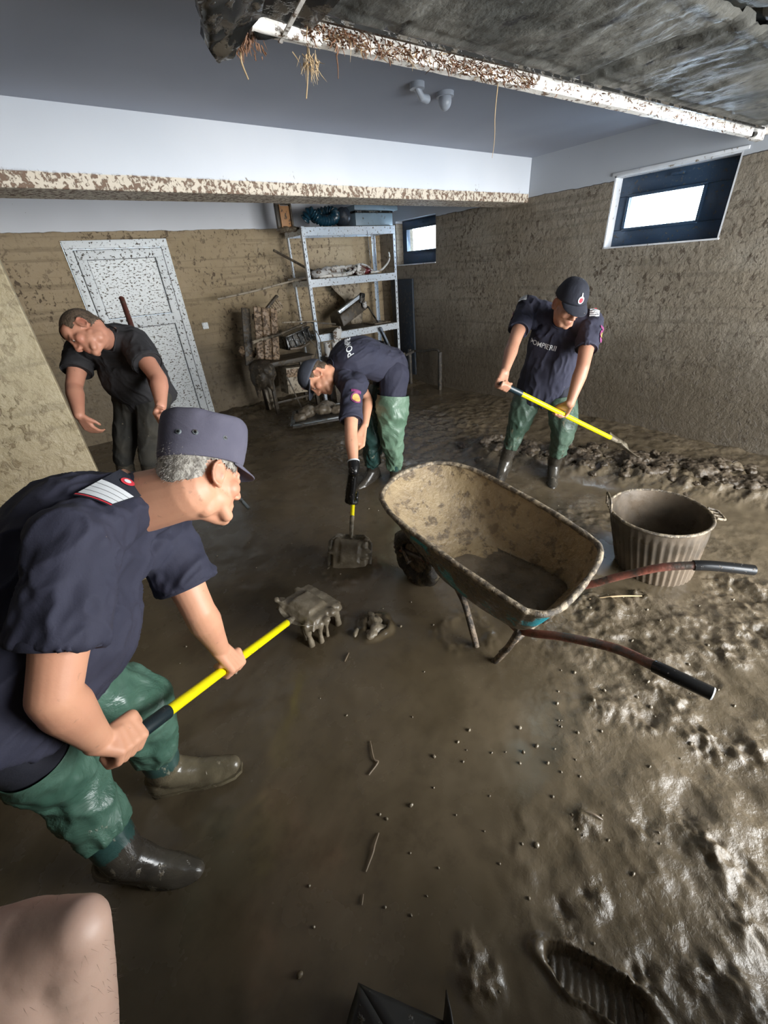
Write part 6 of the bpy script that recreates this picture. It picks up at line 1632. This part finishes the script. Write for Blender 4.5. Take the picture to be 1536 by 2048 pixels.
# ------------------------------------------------------------------ bare bent arm in the lower left corner
MB().loft(bez([(.470, 3.56, 1.545), (.466, 3.52, 1.515), (.41, 3.10, 1.24), (.348, 2.64, .935), (.325, 2.46, .80)], 5), .0165, None, (0, 0, 1), 16).link('handle', M_redwood, hb_)
MB().loft([(.328, 2.48, .815), (.320, 2.38, .735)], .02, .02, (0, 0, 1), 14).link('socket', M_blade, hb_)
bld = MB().bar((.321, 2.40, .75), (.300, 2.25, .62), .17, .004, (0, -.6, .8)).link('blade', M_blade, hb_, bevel=.001)
ar = empty('person', (-.28, .25, 0), 'person beside the camera, only a bare bent arm showing, bottom left corner', 'person')
a = MB(); E0 = Vector((-.178, .318, 1.052))
a.chain([E0 + Vector((-.012, 0, 0)), Vector((-.245, .345, 1.025)), Vector((-.33, .38, 1.02)), Vector((-.45, .40, 1.04))], [.028, .046, .052, .06])
a.chain([E0 + Vector((-.012, 0, 0)), Vector((-.228, .318, .975)), Vector((-.268, .300, .89)), Vector((-.31, .26, .76))], [.028, .042, .052, .05])
a.chain([Vector((-.25, .33, 1.0)), Vector((-.30, .34, .93))], [.05, .06]); a.ell((-.188, .315, 1.045), (.022, .022, .026))
me = remesh(a, .004, 8, lambda P, N: .0012 * fbm(P[:, 0] * 40, P[:, 1] * 40, P[:, 2] * 40, 3))
o = link('body', me, M_skin5, ar); o.matrix_parent_inverse = parent_inv(ar)
rnd = random.Random(4); v, f = [], []; PV, NV = get_v(me), get_n(me)
for _ in range(700):
    i = rnd.randrange(len(PV)); p, n = Vector(PV[i]), Vector(NV[i]); d = (n * .5 + Vector((rnd.gauss(0, .3), rnd.gauss(0, .3), -.8))).normalized(); x = d.orthogonal().normalized() * .00012; y = d.cross(x); b = len(v)
    for k in range(3): v.append(p + x * math.cos(k * 2.094) + y * math.sin(k * 2.094))
    v.append(p + d * .010); f += [(b, b + 1, b + 3), (b + 1, b + 2, b + 3), (b + 2, b, b + 3)]
so = link('arm_hair', mesh_from(v, f), M_hair_brown, o); so.matrix_parent_inverse = parent_inv(o); so['kind'] = 'stuff'
# ================================================================== small things lying in the mud
def lying(name, pts, r, lab, cat, mtl):
    P = bez([(x, y, ground(x, y) + .004 + dz) for x, y, dz in pts], 5)
    o = MB().loft(P, [r * (1 - .45 * abs(2 * i / len(P) - 1)) for i in range(len(P))], None, (0, 0, 1), 8).link(name, mtl)
    return tag(o, lab, cat)
M_twig = Mat('muddy twig', (0.17, 0.13, 0.09), .3).m
lying('twig', [(.43, .83, 0), (.40, .764, .003), (.405, .745, .002), (.352, .73, 0)], .004, 'curved muddy twig alone in the smooth mud, centre of the floor', 'twig', M_twig)
lying('twig', [(.274, .563, 0), (.245, .545, .004), (.224, .53, .002), (.182, .507, 0)], .0035, 'long straight twig in the mud, between the curved twig and the bottom edge', 'twig', M_twig)
lying('twig', [(.146, .469, 0), (.128, .451, 0)], .0025, 'tiny twig at the tail end of the long straight twig', 'twig', M_twig)
lying('twig', [(.601, 1.246, 0), (.58, 1.23, .003), (.558, 1.216, 0)], .004, 'short pale twig right of the front shovel blade', 'twig', M_twig)
lying('twig', [(.847, .178, 0), (.86, .155, .004), (.871, .132, 0)], .004, 'short twig at the edge of the trampled mud', 'twig', M_twig)
lying('reed_stalk', [(1.79, .70, 0), (1.90, .61, .006), (2.0, .53, 0)], .005, 'straight pale stalk in the mud under the far wheelbarrow handle', 'stalk', M_straw)
# countless droplets and specks of mud standing on the smooth surface
rnd = random.Random(12); a = MB()
for _ in range(170):
    x, y = rnd.uniform(-.1, 2.6), rnd.uniform(-.2, 2.6)
    if rnd.random() < .45: x, y = rnd.gauss(.85, .45), rnd.gauss(.35, .3)
    if min(math.hypot(x - fx, y - fy) for fx, fy in ((-.1, 1.1), (-.3, .9), (1.9, 2.5), (1.1, .8), (-.23, 1.16))) < .28: continue
    r_ = rnd.choice((.003, .004, .005, .007)); a.ell((x, y, ground(x, y) + r_ * .4), (r_ * rnd.uniform(.8, 1.5), r_ * rnd.uniform(.7, 1.2), r_), None, 8, 6)
o = a.link('mud_droplets', M_clodwet); tag(o, 'scattered little mud droplets and pebbles standing on the smooth mud', 'mud', kind='stuff')
# churned clod beside the front shovel
a = MB(); rnd = random.Random(5)
for _ in range(16): a.ell((.80 + rnd.gauss(0, .045), 1.30 + rnd.gauss(0, .04), .008 + rnd.uniform(0, .02)), (rnd.uniform(.015, .035), rnd.uniform(.012, .03), rnd.uniform(.008, .02)), Matrix.Rotation(rnd.uniform(0, 3), 3, 'Z'), 10, 8)
me = remesh(a, .005, 2, lambda P, N: .006 * fbm(P[:, 0] * 40, P[:, 1] * 40, P[:, 2] * 40, 3))
o = link('mud_clod', me, M_clodwet); tag(o, 'churned wet mud clod just right of the front shovel blade', 'mud clod')
m = Mat('dark heaped mud', (0.06, 0.045, 0.03), .35)
m.color(m.mix(m.ramp(m.noise(9, 6, .65), .35, .65), (0.055, 0.040, 0.026), (0.115, 0.088, 0.060))); m.bump(m.noise(50, 6, .7), .8, .008); m.roughness(m.ramp(m.noise(20, 4), .3, .7, .18, .5))
M_heap = m.m
# lumps heaped below the right wall: too many to count
a = MB(); rnd = random.Random(6)
for _ in range(230):
    t = rnd.random(); x = 3.05 + .75 * t + rnd.gauss(0, .14); y = 2.4 - 1.9 * t + rnd.gauss(0, .16); r_ = rnd.choice((.015, .02, .03, .035, .055))
    a.ell((x, y, ground(x, y) + r_ * .05), (r_ * rnd.uniform(.8, 2.2), r_, r_ * .6), Matrix.Rotation(rnd.uniform(0, 3), 3, 'Z'), 10, 8)
me = remesh(a, .008, 3, lambda P, N: .022 * (fbm(P[:, 0] * 16, P[:, 1] * 16, P[:, 2] * 16, 5, 2, .65)) + .010 * fbm(P[:, 0] * 60, P[:, 1] * 60, P[:, 2] * 60, 3))
o = link('mud_heap', me, M_heap); tag(o, 'long low heap of mud lumps below the right wall', 'mud heap', kind='stuff')
# thin dark folded faces at the bottom edge of the view

M_fold = speck('dark fold surface', (0.030, 0.029, 0.028), (0.06, 0.05, 0.035), 24, .60, .68, .35)
fs = empty('dark_folds', (.06, .22, ground(.06, .22)), 'dark folded shape at the bottom edge, right of the bare arm', 'plastic sheet')
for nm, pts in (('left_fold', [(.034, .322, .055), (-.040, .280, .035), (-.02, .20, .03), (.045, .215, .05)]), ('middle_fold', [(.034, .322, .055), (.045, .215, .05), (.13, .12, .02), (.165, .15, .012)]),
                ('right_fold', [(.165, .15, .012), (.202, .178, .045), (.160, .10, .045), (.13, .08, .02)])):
    slab(nm, pts, .003, M_fold, fs, .002, 4)
